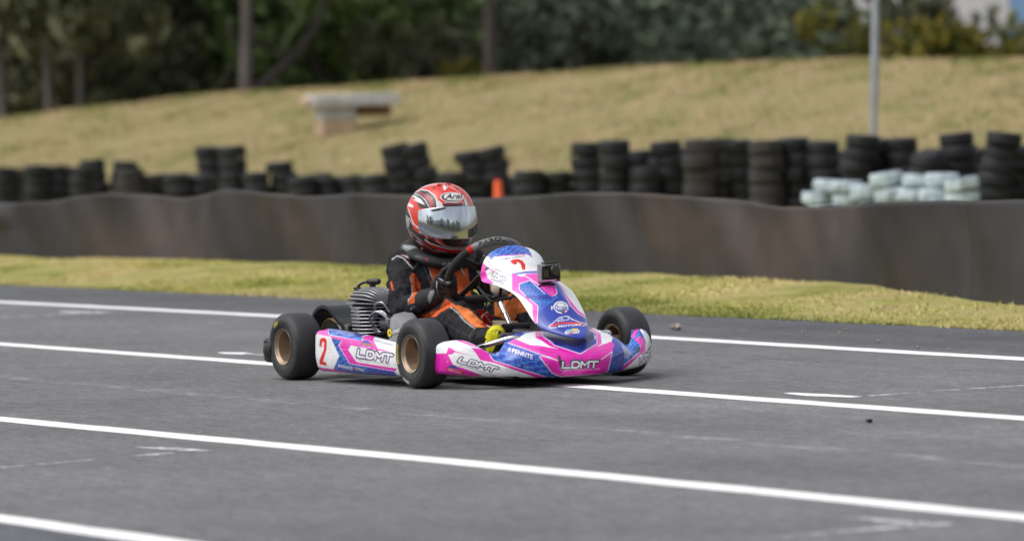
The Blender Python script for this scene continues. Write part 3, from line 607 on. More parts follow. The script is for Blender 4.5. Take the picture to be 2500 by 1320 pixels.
Q.poly(MAG, (140,1060),(250,560),(370,665),(340,790),(380,920),(540,1050),(240,1080)).poly(PNK, (255,565),(370,660),(640,830),(560,800),(380,700)).poly(PNK, (200,1030),(330,870),(380,915),(540,1050),(240,1060))
Q.text(INK, 'ROMEO CAVACO', (672,522), (560,-85), (12,-40), .02)
Q.poly(RED, (895,545),(960,505),(1080,490),(1190,530),(1250,620),(1250,740),(1180,745),(1140,600),(1080,560),(1050,560),(1075,600),(985,620)).line(PNK, 9, (1270,716),(1400,710))
Q.poly((.12,.13,.45), (950,822),(1250,772),(1560,755),(1560,822),(1240,826),(1040,848))
Q.poly(PNK, (945,955),(1230,882),(1260,835),(1560,822),(1600,1000),(1900,1100),(1900,1350),(1700,1320),(1360,980),(1110,1060),(1120,1190),(1240,1330),(1150,1330),(970,1190)).line(LILAC, 22, (1240,880),(1360,945),(1600,1110))
Q.poly(BLU, (1110,1065),(1360,982),(1560,1110),(1780,1300),(1900,1420),(1300,1400),(1115,1195)).micro(LBL, (1150,1200), (58,-30), (25,-44), [(1130,1075),(1360,995),(1560,1120),(1780,1310),(1300,1330),(1125,1190)], .14).line(LILAC, 18, (1110,1190),(1110,1065),(1360,980),(1700,1290)).line(LILAC, 18, (1110,1190),(1260,1340))
Q.ldmt(WHT, (480,920), (72,32), (22,-100), .13, edge=INK)
nas = MB().grid(N_).build('front_fairing', M_body, KART, col=Q.apply(N_.reshape(-1, 3)), auto=0); solid(nas, .004)
# fixing bolts and struts behind it
for px, py, vv in ((1190, 656, -.135), (1374, 759, 0)):
    p = U(px, py, v=vv); MB().cyl(p+np.array([-.01, 0, 0]), p+np.array([.004, -.002, .002]), .006, n=10).build('bolt', M_steel, KART)
for s in (-1, 1): MB().tube([(-.14, .02*s, .30), (-.05, .06*s, .36), (-.03, .09*s, .40)], .006).build('fairing_bracket', M_blackm, KART)
# --- chrome bumper bar that carries the nose
for s in (-1, 1):
    bar = MB().tube(cr_spline([(.08, .262*s, .135), (.14, .268*s, .143), (.20, .25*s, .158), (.26, .20*s, .177), (.262, .15*s, .168), (.25, .1*s, .155), (.24, 0, .145)], 40), .0105, 12)
    bar.tube(cr_spline([(.08, .262*s, .135), (.04, .25*s, .12), (.02, .22*s, .08), (.02, .2*s, .056)], 16), .0085, 12)
    bar.build('bumper_bar', M_chrome, KART)
MB().tube(cr_spline([(.10, -.19, .055), (.22, -.18, .075), (.30, -.12, .085), (.31, 0, .085), (.30, .12, .085), (.22, .18, .075), (.10, .19, .055)], 40), .009).build('lower_bumper_bar', M_blackm, KART)
# --- side pods
def pod(s):
    US = [-.755, -.748, -.72, -.60, -.45, -.30, -.18, -.12, -.088, -.078]; ZT = [.190, .207, .216, .211, .203, .192, .176, .166, .150, .135]; ZC = [.168, .184, .190, .182, .172, .160, .148, .141, .132, .122]; IN = [.028, .010, .0, .0, .0, .0, .006, .014, .030, .050]
    tp = np.array([U(x_, y_, v=-.425) for x_, y_ in ((774,797),(819,803),(866,810),(914,821),(942,828),(968,837))]); tcz = np.array([U(x_, y_, v=-.474) for x_, y_ in ((769,803),(805,807),(885,822),(912,830),(942,838),(968,850))])
    ZT = [float(np.interp(u, tp[:, 0], tp[:, 2]))-d for u, d in zip(US, (.022, .006, 0, 0, 0, 0, 0, 0, .012, .03))]; ZC = [min(float(np.interp(u, tcz[:, 0], tcz[:, 2]))-d, zt_-.012) for u, d, zt_ in zip(US, (.02, .006, 0, 0, 0, 0, 0, 0, .008, .02), ZT)]
    R = []
    for u, zt, zc, i in zip(US, ZT, ZC, IN):
        R.append([(u, y, z) for y, z in ((-.30, .040), (-.40, .038), (-.455+i, .040), (-.476+i, .052), (-.486+i, .085), (-.487+i, .120), (-.484+i, zc-.012), (-.474+i, zc+.004), (-.452+i, zt-.004), (-.425+i*.5, zt), (-.395, zt-.012))])
    R = cr_spline(np.array(R), 400); R = np.swapaxes(cr_spline(np.swapaxes(R, 0, 1), 190), 0, 1); R[:, :, 1] *= -s; return R
Sp = Paint(WHT); Sp.zoom(760, 780, 9.427)
Sp.poly(PNK, (-60,333),(-60,100),(150,100),(420,170),(390,250),(400,330),(470,405),(70,333)).poly(BLU, (390,250),(410,160),(700,190),(1300,310),(1180,380),(1170,485),(410,340)).micro(LBL, (400,330), (52,10), (2,-40), [(400,260),(420,200),(900,250),(1180,400),(1165,475),(415,335)], .16)
Sp.poly(NVY, (580,200),(700,190),(1000,250),(1300,320),(1200,385),(990,340),(930,320),(690,270)).line(PNK, 22, (560,178),(1000,255),(1470,350))
Sp.poly(BLU, (455,415),(705,465),(620,590),(880,1010),(1900,1180),(1990,1300),(900,1300),(515,1135),(642,830)).micro(LBL, (560,1130), (30,5), (2,-42), [(470,425),(690,470),(615,590),(870,1010),(1300,1090),(1300,1230),(900,1240),(525,1130),(645,830)], .12)
Sp.poly(PNK, (445,365),(1170,485),(1185,365),(1480,350),(1425,460),(1530,660),(1900,740),(1500,700),(900,590),(700,485),(460,412)).poly(MAG, (1190,375),(1480,350),(1430,440),(1200,400))
Sp.poly(MAG, (700,482),(905,592),(850,690),(1030,960),(1100,985),(1980,1125),(1930,1190),(890,1012),(630,600)).poly(PNK, (700,482),(905,592),(880,640),(640,600))
Sp.poly(MAG, (-20,1050),(110,1082),(520,1142),(820,1195),(820,1330),(-20,1330)).line(LILAC, 13, (700,482),(630,600),(887,1012),(1900,1180)).line(LILAC, 13, (395,330),(388,250),(420,190)).line(LILAC, 13, (1170,480),(1190,370),(1480,345)).line(LILAC, 10, (80,333),(460,408))
Sp.poly(RED, (185,615),(195,470),(225,425),(280,412),(330,425),(357,470),(352,690),(270,960),(345,985),(355,1060),(190,1025),(185,930),(285,690),(295,520),(275,500),(250,520),(245,632))
Sp.ldmt(WHT, (1062,838), (191,31), (28,-150), .10, edge=(.07,.015,.14)).text((.1,.1,.14), 'Logan Dockrell Motorsports Team', (1030,925), (785,132), (0,-46))
Sp.poly(BLU, (600,1030),(700,1030),(970,1085),(1240,1150),(1240,1215),(980,1200),(600,1120)); Sp.text(WHT, 'PENRITE', (690,1108), (262,54), (2,-72), .012).ellipse((.5,.55,.75), 645, 1062, 32, 36).text((.75,.30,.03), 'Ka', (990,1140), (80,18), (0,-60), .04).text((.55,.65,.10), 'rt', (1072,1155), (50,11), (0,-50), .04).text((.75,.70,.35), 'ing', (1122,1180), (85,18), (0,-62), .03)
Sp.text(WHT, 'Romeo Cavaco', (150,345), (300,62), (4,-32), .02)
Sp.poly((.03,.07,.32), (1125,525),(1220,470),(1300,478),(1350,530),(1430,575),(1100,540)).poly((.62,.13,.06), (1090,530),(1120,525),(1432,572),(1432,610),(1120,560)).poly((.05,.06,.2), (1120,560),(1430,608),(1430,632),(1150,590)).text(LILAC, 'MOTORS', (1150,602), (230,38), (0,-24))
Sp.line((.3,.1,.25), 6, (85,195),(150,178),(420,225),(800,300),(1180,385)).line((.35,.35,.35), 6, (1430,470),(1720,540),(1880,592),(1960,660))
Sp.z = (0, 0, 1)
for _ in range(45):
    sx = sr.uniform(770, 965); sy = sr.uniform(835, 908); sa = sr.normal(0, .4); sl = sr.uniform(1.5, 8); Sp.line((.5, .5, .52) if sr.random() < .6 else (.25, .24, .26), sr.uniform(.4, 1.), (sx, sy), (sx+sl*math.cos(sa), sy+sl*math.sin(sa)))
for s in (-1, 1):
    R = pod(s); o = MB().grid(R if s > 0 else R[:, ::-1]).build('side_pod', M_body, KART, col=Sp.apply(np.asarray(R if s > 0 else R[:, ::-1]).reshape(-1, 3), mirror=(s > 0)), auto=0); solid(o, .004)
# --- fuel tank, pedals, steering
def rounded(c, d, r, mat_, name, parent=KART, rot=None): return MB().box(c, d, rot, r).build(name, mat_, parent)
T = rounded((-.235, 0, .135), (.20, .19, .16), .03, M_tank, 'fuel_tank'); MB().cyl((-.29, -.02, .212), (-.29, -.02, .235), .022, n=20).build('tank_cap', M_blackp, T)
MB().ell((-.20, .015, .335), (.035, .035, .034), n=18, m=12).cyl((-.20, .015, .30), (-.20, .015, .27), .012, n=12).build('reservoir', M_tank, KART)
MB().cyl((-.215, -.06, .205), (-.215, -.06, .262), .013, n=14).build('master_cylinder', M_redan, KART); MB().cyl((-.17, -.055, .20), (-.17, -.055, .245), .016, n=14).build('fuel_filter', M_redan, KART)
for a, b_ in (((-.21, -.03, .235), (-.23, -.05, .21)), ((-.19, -.045, .25), (-.18, -.07, .2))): MB().tube(cr_spline([a, tuple((np.array(a)+np.array(b_))/2+np.array([.01, -.02, .01])), b_], 10), .006).build('fuel_hose', M_hose, KART)
SWC = np.array([-.275, 0, .4025]); CD = np.array([-.66, 0, .751]); E1 = np.array([.66, 0, .75]); E1 /= np.linalg.norm(E1); E2 = np.array([0, 1., 0]); AX = np.array([-E1[2], 0, E1[0]])     # AX: column direction, up and back
MB().cyl(SWC-AX*.005, SWC-CD*.345, .0095, n=16).build('steering_column', M_chrome, KART)
up = MB(); p = SWC-CD*.115; p2 = SWC-CD*.30
up.cyl(p-CD*.02, p+CD*.025, .020, n=16).box(p+np.array([.01, 0, -.012]), (.05, .07, .02), None, .005)
up.build('column_support', M_blackm, KART)
for s in (-1, 1): MB().tube([p2, (.0, .17*s, .06)], .0085).build('column_strut', M_blackm, KART)
MB().cyl(SWC-AX*.035, SWC+AX*.006, .030, n=20).box(SWC-AX*.004, (.05, .05, .006)).build('steering_hub', M_alu, KART)
ang = np.radians(np.linspace(0, 360, 145)[:-1]); Rw = .150
def rim_pt(a, r=Rw): 
    k = 1.0 if math.cos(a) > -.955 else .955/abs(math.cos(a)); return SWC+r*k*(math.cos(a)*E1+math.sin(a)*E2)
V = []; F = []; cols = []; nn = 16
for i, a in enumerate(ang):
    c = rim_pt(a); out = (c-SWC)/np.linalg.norm(c-SWC); d = math.degrees(a); d = d-360 if d > 180 else d
    for j in range(nn):
        t = 2*math.pi*j/nn; V.append(c+.0155*(math.cos(t)*out+math.sin(t)*AX)); cols.append((.20, .20, .20) if -38 < d < 38 else ((.42, .012, .012) if -46 < d < 46 else (.018, .018, .019)))
    for j in range(nn): k = (j+1) % nn; i2 = (i+1) % len(ang); F.append((i*nn+j, i2*nn+j, i2*nn+k, i*nn+k))
M_suede = mat('suede_rim', (.02, .02, .02), .85, attr=True, nz=.2, nscale=60, bump=.1, bscale=500)
SW = mkobj('steering_wheel', V, F, M_suede, KART, col=np.array(cols), auto=0)
sp = MB()
for d in (0+62, -62, 180-28, 180+28):
    a = math.radians(d); p0 = SWC+.025*(math.cos(a)*E1+math.sin(a)*E2); p1 = rim_pt(a, .140); m_ = (p0+p1)/2; dr = p1-p0; L_ = np.linalg.norm(dr); dr = dr/L_; y = np.cross(AX, dr); sp.box(m_, (L_, .026, .004), np.stack([dr, y, AX], 1))
sp.build('spoke', M_blackm, SW)
MB().box(SWC-AX*.012+E1*.062, (.055, .085, .03), np.stack([E1, E2, AX], 1), .005).build('lap_timer', M_blackp, KART)
# brake and throttle pedals
for s in (-1, 1):
    MB().tube(cr_spline([(.22, .15*s, .05), (.19, .15*s, .11), (.16, .15*s, .19)], 14), .007).tube([(.165, .11*s, .185), (.165, .19*s, .185)], .008).tube([(.185, .12*s, .12), (.185, .18*s, .12)], .006).build('pedal', M_steel, KART)
yoke = MB().box((-.06, -.01, .165), (.045, .06, .10), np.array(Matrix.Rotation(-.7, 3, 'Y')), .006).cyl((-.055, -.055, .19), (-.055, .045, .19), .024, n=20).cyl((-.04, -.06, .15), (-.04, .05, .15), .014, n=14)
yoke.build('steering_yoke', M_blackm, KART)
fc = MB().ell((.0, .085, .155), (.13, .055, .075), n=24, m=14).tube([(-.04, -.02, .18), (.14, .05, .17)], .018); fc.build('floor_cover', M_blackp, KART)
for pts in ([(1170,690),(1172,705),(1182,718),(1200,722)], [(1165,700),(1180,712),(1200,735),(1230,727),(1280,724)], [(1190,735),(1182,760),(1190,775),(1200,790)]): MB().tube(cr_spline([U(x, y, v=-.07) for x, y in pts], 20), .0032, 6).build('cable', M_blackp, KART)
# --- engine on the right side
EN = MB(); uc, vc = -.655, -.275
M_fin = mat('fin_metal', (.33, .335, .345), .5, .5, nz=.15, nscale=25)
head = MB().lathe([(.001, .0), (.082, 0), (.082, .008), (.05, .020), (.03, .03), (.001, .035)], (uc, vc, .277), (0, 0, 1), 32).build('cylinder_head', M_blackm, KART)
for k in range(15):                                      # cylinder head: fins fanned out round the fore-aft axis
    ph = math.radians(176-168*k/14); er = np.array([0, math.cos(ph), math.sin(ph)]); et = np.array([0, -math.sin(ph), math.cos(ph)]); R0 = .092-.028*math.sin(ph); ln = .094; pts = [(uc+ln*.9, .0)]
    for t in np.linspace(0, math.pi, 19): pts.append((uc+ln*math.copysign(abs(math.cos(t))**.6, math.cos(t)), R0*max(.12, abs(math.sin(t))**.5)))
    pts.append((uc-ln*.9, .0)); n = len(pts); c_ = np.array([0, vc, .286]); th_ = .0021
    V = [c_+np.array([u, 0, 0])+er*q-et*th_ for u, q in pts]+[c_+np.array([u, 0, 0])+er*q+et*th_ for u, q in pts]
    MB().add(V, [tuple(range(n))[::-1], tuple(range(n, 2*n))]+[(i, (i+1) % n, n+(i+1) % n, n+i) for i in range(n)]).build('head_fin', M_fin, head, smooth=False)
cyl_ = MB().lathe([(.055, 0), (.055, .12)], (uc, vc, .165), (0, 0, 1), 28, True).build('cylinder', M_blackm, KART)
M_fe = mat('fin_edge', (.40, .40, .41), .4, .7)
for k in range(8):
    z = .178+.0135*k; rr = .083+.004*k/7; V = []; 
    MB().lathe([(.05, 0), (rr, .0), (rr+.001, .002), (rr, .004), (.05, .004)], (uc, vc, z), (0, 0, 1), 32).build('cylinder_fin', M_fe, cyl_)
ck = MB().box((uc-.0, vc+.0, .12), (.16, .14, .11), None, .025).lathe([(.001, 0), (.045, 0), (.052, .01), (.052, .03), (.001, .03)], (uc+.02, vc-.065, .125), (0, -1, 0), 28).cyl((uc+.02, vc-.09, .125), (uc+.02, vc-.108, .125), .022, n=20).build('crankcase', M_alu, KART)
MB().box((uc-.0, vc, .058), (.15, .10, .02), None, .004).build('engine_mount', M_blackm, KART)
MB().cyl((uc-.005, vc, .34), (uc-.005, vc, .370), .012, n=14).capsule((uc-.016, vc-.010, .369), (uc+.020, vc+.010, .369), .0105, .012).tube(cr_spline([(uc-.016, vc-.010, .369), (uc-.045, vc-.026, .362), (uc-.065, vc-.035, .346)], 10), .005).box((uc-.062, vc-.035, .343), (.03, .02, .012), None, .003).build('spark_plug_cap', M_blackp, KART)
cbu = MB().cyl((uc+.085, vc, .215), (uc+.16, vc, .215), .026, n=20).lathe([(.036, 0), (.046, .004), (.046, .012), (.036, .016)], (uc+.10, vc-.02, .22), (.35, -1, 0), 28).tube(cr_spline([(uc+.10, vc-.045, .235), (uc+.125, vc-.06, .285), (uc+.165, vc-.05, .295), (uc+.18, vc-.03, .26)], 20), .0045).tube(cr_spline([(uc+.09, vc-.05, .20), (uc+.1, vc-.07, .24), (uc+.14, vc-.06, .262), (uc+.17, vc-.04, .24)], 20), .0045)
cbu.build('carburettor', M_steel, KART)
# intake silencer box, grey, wider at its base
ib = MB(); b0 = [U(943,842,v=-.372), U(1012,856,v=-.372), U(1050,832,v=-.24), U(980,828,v=-.24)]; b1 = [U(947,768,v=-.352), U(986,787,v=-.352), U(1021,772,v=-.25), U(1001,755,v=-.25)]
lo = [np.array(p) for p in b0]; hi = [np.array(p) for p in b1]; rows = []
def ringr(ps, ins):
    c = sum(ps)/4; out = []
    for i in range(4):
        p = ps[i]; a = ps[i-1]; b_ = ps[(i+1) % 4]; p2 = p+(c-p)*ins/np.linalg.norm(c-p)
        for t in (.0, .5, 1.): q0 = p2+(a-p)/np.linalg.norm(a-p)*.022*(1-t); q1 = p2+(b_-p)/np.linalg.norm(b_-p)*.022*t; out.append(q0+(q1-p2) + (c-p)/np.linalg.norm(c-p)*(.004 if t == .5 else 0))
    return out
R_ = [ringr(lo, 0), ringr([l+(h_-l)*.9 for l, h_ in zip(lo, hi)], 0), ringr([l+(h_-l)*.97 for l, h_ in zip(lo, hi)], .004), ringr(hi, .012)]
V = np.array([p for r_ in R_ for p in r_]); F = [(i*12+j, i*12+(j+1) % 12, (i+1)*12+(j+1) % 12, (i+1)*12+j) for i in range(3) for j in range(12)]+[tuple(range(36, 48))]
AB = ib.add(V, F).build('intake_box', M_greyp, KART, auto=30)
# its sticker: yellow roundel and white lettering, as thin raised print on the outer face
def face_pt(px, py, off=.0012):
    n = np.cross(lo[1]-lo[0], hi[0]-lo[0]); n /= np.linalg.norm(n); n = n if n[1] < 0 else -n; d = ray(px, py); t = ((lo[0]+n*off-CAM) @ n)/(d @ n); return CAM+t*d
def flat(pts, off): return [face_pt(*p, off) for p in pts]
st_ = MB(); M_yel = mat('yellow_print', (.72, .55, .02), .35); M_wprint = mat('white_print', (.8, .8, .8), .35); M_bprint = mat('black_print', (.01, .01, .01), .4)
cx_, cy_ = 951, 812
for (rx, ry, off, m_, nm) in ((6.4, 10.8, .0014, M_bprint, 'sticker'), (5.2, 9.4, .0022, M_yel, 'roundel')):
    ps = flat([(cx_+rx*math.cos(t), cy_+ry*math.sin(t)) for t in np.linspace(0, 2*math.pi, 29)[:-1]], off); MB().add(ps, [tuple(range(28))]).build(nm, m_, AB, smooth=False)
def print_text(t, O, X, Y, off, m_, nm, par, bold=0.):
    V2, T2 = textris(t, bold); ps = [face_pt(O[0]+a*X[0]+b_*Y[0], O[1]+a*X[1]+b_*Y[1], off) for a, b_ in V2]; return MB().add(ps, [tuple(x) for x in T2]).build(nm, m_, par, smooth=False)
print_text('LFANO', (957.5, 815.5), (18, -5.5), (.6, -10.5), .0014, M_bprint, 'sticker_edge', AB, .09); print_text('LFANO', (958, 815), (17, -5), (.5, -9.5), .0022, M_wprint, 'sticker_text', AB, .02); print_text('A', (947.6, 817), (6.5, -.6), (.3, -10), .003, M_bprint, 'sticker_letter', AB, .01)
# chain guard, sprocket and chain
cg = []
for w_, rr in ((0, .155), (0, .150)): pass
prof = [(-1.075,.165),(-1.07,.205),(-1.045,.245),(-1.0,.270),(-.945,.276),(-.90,.262),(-.855,.232),(-.80,.205),(-.775,.165)]
pr = cr_spline(prof, 40); V = []; F = []
for y in (-.335, -.245):
    for u, z in pr: V.append((u, y, z))
    for u, z in pr: V.append((u+(-.96-u)*.05, y, z-.012 if z > .2 else z))
n = len(pr)
for i in range(n-1): F += [(i, i+1, 2*n+i+1, 2*n+i), (n+i, 3*n+i, 3*n+i+1, n+i+1), (i, n+i, n+i+1, i+1), (2*n+i, 2*n+i+1, 3*n+i+1, 3*n+i)]
F += [(0, 2*n, 3*n, n), (n-1, 2*n-1, 4*n-1, 3*n-1)]
CG = mkobj('chain_guard', V, F, M_blackp, KART)
MB().box((-.80, -.29, .165), (.05, .085, .09), None, .01).build('guard_end', M_blackp, CG)
spk = MB().lathe([(.03, 0), (.088, 0), (.088, .005), (.03, .005)], (-.96, -.305, RT), (0, 1, 0), 60).lathe([(.035, -.012), (.05, -.012), (.05, .014), (.035, .014)], (-.96, -.305, RT), (0, 1, 0), 30); spk.build('sprocket', M_blackm, KART)
th = np.linspace(math.radians(70), math.radians(290), 40); loop = [(-.96+.094*math.cos(t), -.302, RT+.094*math.sin(t)) for t in th]+[(-.66+.022*math.cos(t), -.302, .125+.022*math.sin(t)) for t in np.linspace(math.radians(-80), math.radians(78), 12)]; loop.append(loop[0])
MB().tube(loop, .0055, 6, False).build('chain', M_chain, KART)
# --- seat shell
S = []
for t, (u, z, hw, dp) in enumerate([(-.40,.10,.135,.03), (-.50,.062,.15,.055), (-.60,.052,.155,.085), (-.68,.075,.158,.115), (-.735,.15,.16,.12), (-.765,.24,.16,.10), (-.79,.33,.15,.06), (-.80,.38,.13,.03)]):
    nrm = np.array([.15+.10*t/7, 0, 1-.85*max(0, t-2)/5]) ; nrm = np.array([max(0, (t-2))/5, 0, max(.1, 1-max(0, t-2)/4)]); nrm /= np.linalg.norm(nrm)
    S.append([np.array([u, hw*math.sin(a), z])+nrm*dp*(1-math.cos(a))*1.1 for a in np.linspace(-1.5, 1.5, 21)])
seat = MB().grid(cr_spline(np.array(S), 40)).build('seat', mat('seat_fibreglass', (.02, .02, .021), .3, nz=.2), KART); solid(seat, .006, 0)
MB().cyl((-.88, -.10, .10), (-.88, .25, .10), .045, n=20).tube(cr_spline([(-.72, -.2, .24), (-.80, -.05, .22), (-.88, .1, .15), (-.9, .2, .1)], 20), .022).build('exhaust', M_steel, KART)
MB().lathe([(.02, 0), (.085, 0), (.085, .004), (.02, .004)], (-.96, .2, RT), (0, 1, 0), 40).build('brake_disc', M_steel, KART)
# lettering on the steering wheel
LT = textris('PAROLIN', .02)
def sw_pt(a, b_): 
    d = math.radians(-34+58*a); c = rim_pt(d); out = (c-SWC)/np.linalg.norm(c-SWC); t = math.radians(118-62*b_*1.0); return c+.0162*(math.cos(t)*out+math.sin(t)*AX)
def sw_pt(a, b_):
    d = math.radians(-30+52*a); c = rim_pt(d); out = (c-SWC)/np.linalg.norm(c-SWC); t = math.radians(-55+70*b_); return c+.0164*(math.cos(t)*out+math.sin(t)*AX)
MB().add([sw_pt(a, b_) for a, b_ in LT[0]], [tuple(x) for x in LT[1]]).build('rim_lettering', M_bprint, SW, smooth=False)
# --- action camera on the fairing
AC = tag(empty('action_camera', tuple(U(1340, 692, u=.17))), 'small black action camera in a clear housing clamped on the kart fairing', 'camera')
cc = U(1340, 666, u=.185); ryaw = np.array(Matrix.Rotation(math.radians(-4), 3, 'Z'))
M_cam = mat('camera_body', (.012, .012, .013), .35); M_case = mat('clear_case', (.75, .77, .78), .08, trans=.85, ior=1.2); M_glass = mat('lens_glass', (.01, .01, .015), .05, coat=1.)
def CB(d, s_, ch=.003): return MB().box(cc+ryaw @ np.array(d), s_, ryaw, ch)
CB((0, 0, 0), (.028, .068, .050), .004).build('body', M_cam, AC)
fr_ = MB()
for d, s_ in (((.0, 0, .030), (.036, .077, .004)), ((0, 0, -.030), (.036, .077, .004)), ((0, .0365, 0), (.036, .004, .056)), ((0, -.0365, 0), (.036, .004, .056))): fr_.box(cc+ryaw @ np.array(d), s_, ryaw, .0015)
fr_.build('housing', mat('housing_plastic', (.20, .205, .21), .15, trans=.35, coat=.5), AC)
CB((-.004, .004, .0365), (.024, .058, .006), .002).build('latch', M_blackp, AC)
CB((.018, .017, .006), (.016, .038, .038), .006).build('lens_housing', M_blackp, AC)
MB().cyl(cc+ryaw @ np.array([.024, .017, .006]), cc+ryaw @ np.array([.0275, .017, .006]), .0145, n=24).build('lens', M_glass, AC)
CB((.0135, -.018, -.002), (.002, .022, .026), .0005).build('front_screen', M_glass, AC)
p = cc+np.array([.0, 0, -.03]); mt = MB().box(p+np.array([-.002, .0, -.008]), (.018, .016, .018), ryaw, .003).cyl(p+np.array([-.002, -.02, -.012]), p+np.array([-.002, .022, -.012]), .006, n=12).box(p+np.array([.0, .0, -.022]), (.05, .04, .012), np.array(Matrix.Rotation(.6, 3, 'Y')), .003).tube([p+np.array([0, -.022, -.012]), p+np.array([.0, -.045, -.018])], .005)
mt.build('mount', M_blackp, AC)
# ------------------------------------------------------------------ driver
DRV = tag(empty('person', (-.60, 0, .06)), 'kart driver in black and orange race suit and red helmet, hands on the steering wheel', 'person')
SUIT = (.026, .026, .029); ORG = (.62, .115, .035); ORG2 = (.70, .20, .06); PIPE = (.55, .56, .57)
R_sh, L_sh = np.array([-.665, -.145, .425]), np.array([-.655, .150, .425])
R_el, L_el = np.array([-.525, -.232, .262]), np.array([-.52, .215, .265])
R_wr, L_wr = np.array([-.368, -.172, .312]), np.array([-.375, .165, .325])
R_hip, L_hip = np.array([-.60, -.085, .125]), np.array([-.60, .085, .125])
R_kn, L_kn = np.array([-.205, -.158, .232]), np.array([-.235, .135, .262])
R_an, L_an = np.array([.030, -.162, .130]), np.array([.03, .155, .125])
b = MB()
b.ell((-.665, 0, .150), (.115, .150, .10)).ell((-.665, 0, .25), (.125, .150, .13)).ell((-.672, 0, .355), (.122, .165, .12)).ell((-.575, .02, .245), (.095, .135, .095)).ell((-.675, 0, .415), (.085, .165, .055)).capsule((-.665, 0, .42), (-.635, 0, .52), .060, .055).ell((-.615, 0, .60), (.085, .07, .10))
for sh, el, wr, hip, kn, an in ((R_sh, R_el, R_wr, R_hip, R_kn, R_an), (L_sh, L_el, L_wr, L_hip, L_kn, L_an)):
    b.ell(sh, (.062, .060, .058)).capsule(sh, (sh+el)/2, .058, .055).capsule((sh+el)/2, el, .055, .047).capsule(el, (el+wr)/2, .047, .043).capsule((el+wr)/2, wr, .043, .033)
    b.capsule(hip, (hip+kn)/2, .088, .076).capsule((hip+kn)/2, kn, .080, .070).ell(kn, (.070, .060, .066)).capsule(kn, (kn+an)/2+np.array([0, 0, -.006]), .067, .062).capsule((kn+an)/2+np.array([0, 0, -.006]), an, .062, .050)
V, N, F = remesh(b, .0050, 5)
# cloth folds: displacement along the normal, strongest round elbows, knees and waist
def near(p, r): return np.exp(-((V-p)**2).sum(1)/r**2)
amp = .0012+.006*near(R_el, .10)+.006*near(L_el, .10)+.0055*near(R_kn, .13)+.0055*near(L_kn, .13)+.006*near(np.array([-.60, 0, .2]), .14)+.004*near(R_an, .07)+.004*near(R_sh, .08)+.0035*near((R_sh+R_el)/2, .08)
def fold(V, seed, k):
    r = np.random.default_rng(seed); s = np.zeros(len(V))
    for _ in range(5):
        d = r.normal(size=3)*np.array([1., .7, 1.3]); d = d/np.linalg.norm(d)*k*(0.7+.7*r.random()); w2 = r.normal(size=3)*9
        s += 1-2*np.abs(np.sin(V @ d+1.2*np.sin(V @ w2+r.random()*6)+r.random()*6))
    return s/5
V = V+N*(amp*fold(V, 3, 48)*2.0+amp*1.1*fold(V, 5, 95)+.0006*fold(V, 8, 160))[:, None]
nohead = V[:, 2] < .53
D = Paint(SUIT)
arm = lambda W: (W[:, 1] < -.10) & (W[:, 0] < -.33) & (W[:, 2] > .2)
chest = lambda W: (W[:, 1] > -.155) & (W[:, 0] < -.5) & (W[:, 0] > -.69)
legR = lambda W: (W[:, 1] < -.06) & (W[:, 0] > -.5) & (W[:, 2] < .31)
legL = lambda W: (W[:, 1] > .04) & (W[:, 0] > -.6) & (W[:, 2] < .36)
lap = lambda W: (W[:, 0] > -.66) & (W[:, 2] < .27)
D.zoom(940, 590, 6.6)
D.poly(ORG, (700,370),(900,440),(1100,480),(1330,420),(1400,900),(1130,890),(1080,700),(900,690),(740,700),(760,560), where=chest)
D.line(PIPE, 16, (670,345),(755,575), where=chest).line(PIPE, 26, (1210,390),(1275,520), where=chest).line((.2,.2,.21), 8, (605,330),(740,690), where=chest)
D.poly(ORG, (405,555),(440,500),(495,515),(520,600),(565,660),(570,740),(600,860),(590,930),(480,980),(385,1000),(390,910),(445,850),(440,700), where=arm)
D.poly(ORG, (80,640),(110,640),(140,780),(110,780), where=arm).line(PIPE, 10, (400,560),(430,720),(440,860),(380,930),(375,1010), where=arm)
D.poly((.05,.012,.02), (340,175),(455,240),(500,320),(430,390),(300,260),(180,230),(240,200), where=arm).line(PIPE, 18, (120,280),(200,225),(290,260),(455,430),(530,330),(500,240),(370,178), where=arm).line((.4,.02,.03), 12, (430,395),(490,330),(490,290), where=arm).line(PIPE, 12, (270,215),(380,235),(330,240),(450,285), where=arm)
D.line((.30,.30,.31), 9, (410,1090),(480,1030), where=arm).line((.2,.2,.2), 7, (500,1170),(700,1010), where=arm)
D.poly(ORG, (520,1180),(640,1170),(900,1060),(1000,910),(1110,1020),(900,1130),(830,1200),(600,1230), where=lap).poly(ORG, (1120,860),(1320,770),(1400,900),(1180,910), where=lap)
D.poly(ORG, (780,1190),(870,1090),(990,910),(1130,1020),(1000,1080),(860,1150), where=lambda W: W[:, 2] < .3)
D.zoom(1060, 560, 4.4)
D.poly(ORG2, (190,820),(260,810),(380,860),(500,970),(610,1060),(560,1050),(440,1050),(330,960),(250,870), where=legR).poly(ORG, (120,740),(200,820),(30,900),(60,870), where=legR).line(PIPE, 10, (180,838),(250,890),(330,985),(435,1062), where=legR).poly((.5,.06,.03), (480,1000),(560,1000),(620,1075),(530,1040), where=legR)
D.line((.09,.09,.095), 6, (120,1000),(220,1070),(380,1150), where=legR).line((.09,.09,.095), 6, (430,1062),(380,1140),(390,1220), where=legR)
D.poly(ORG2, (640,620),(1010,640),(1080,830),(1020,870),(900,900),(850,1000),(650,920), where=legL).line((.35,.09,.03), 10, (890,780),(880,900), where=legL)
cS = D.apply(V); cS[(V[:, 2] > .475)] = SUIT
cS[(V[:, 1] < -.05) & (V[:, 0] > -.012)] = (.012, .012, .013)
M_suit = mat('race_suit', SUIT, .92, attr=True, nz=.22, nscale=40, bump=.4, bscale=420, spec=.15)
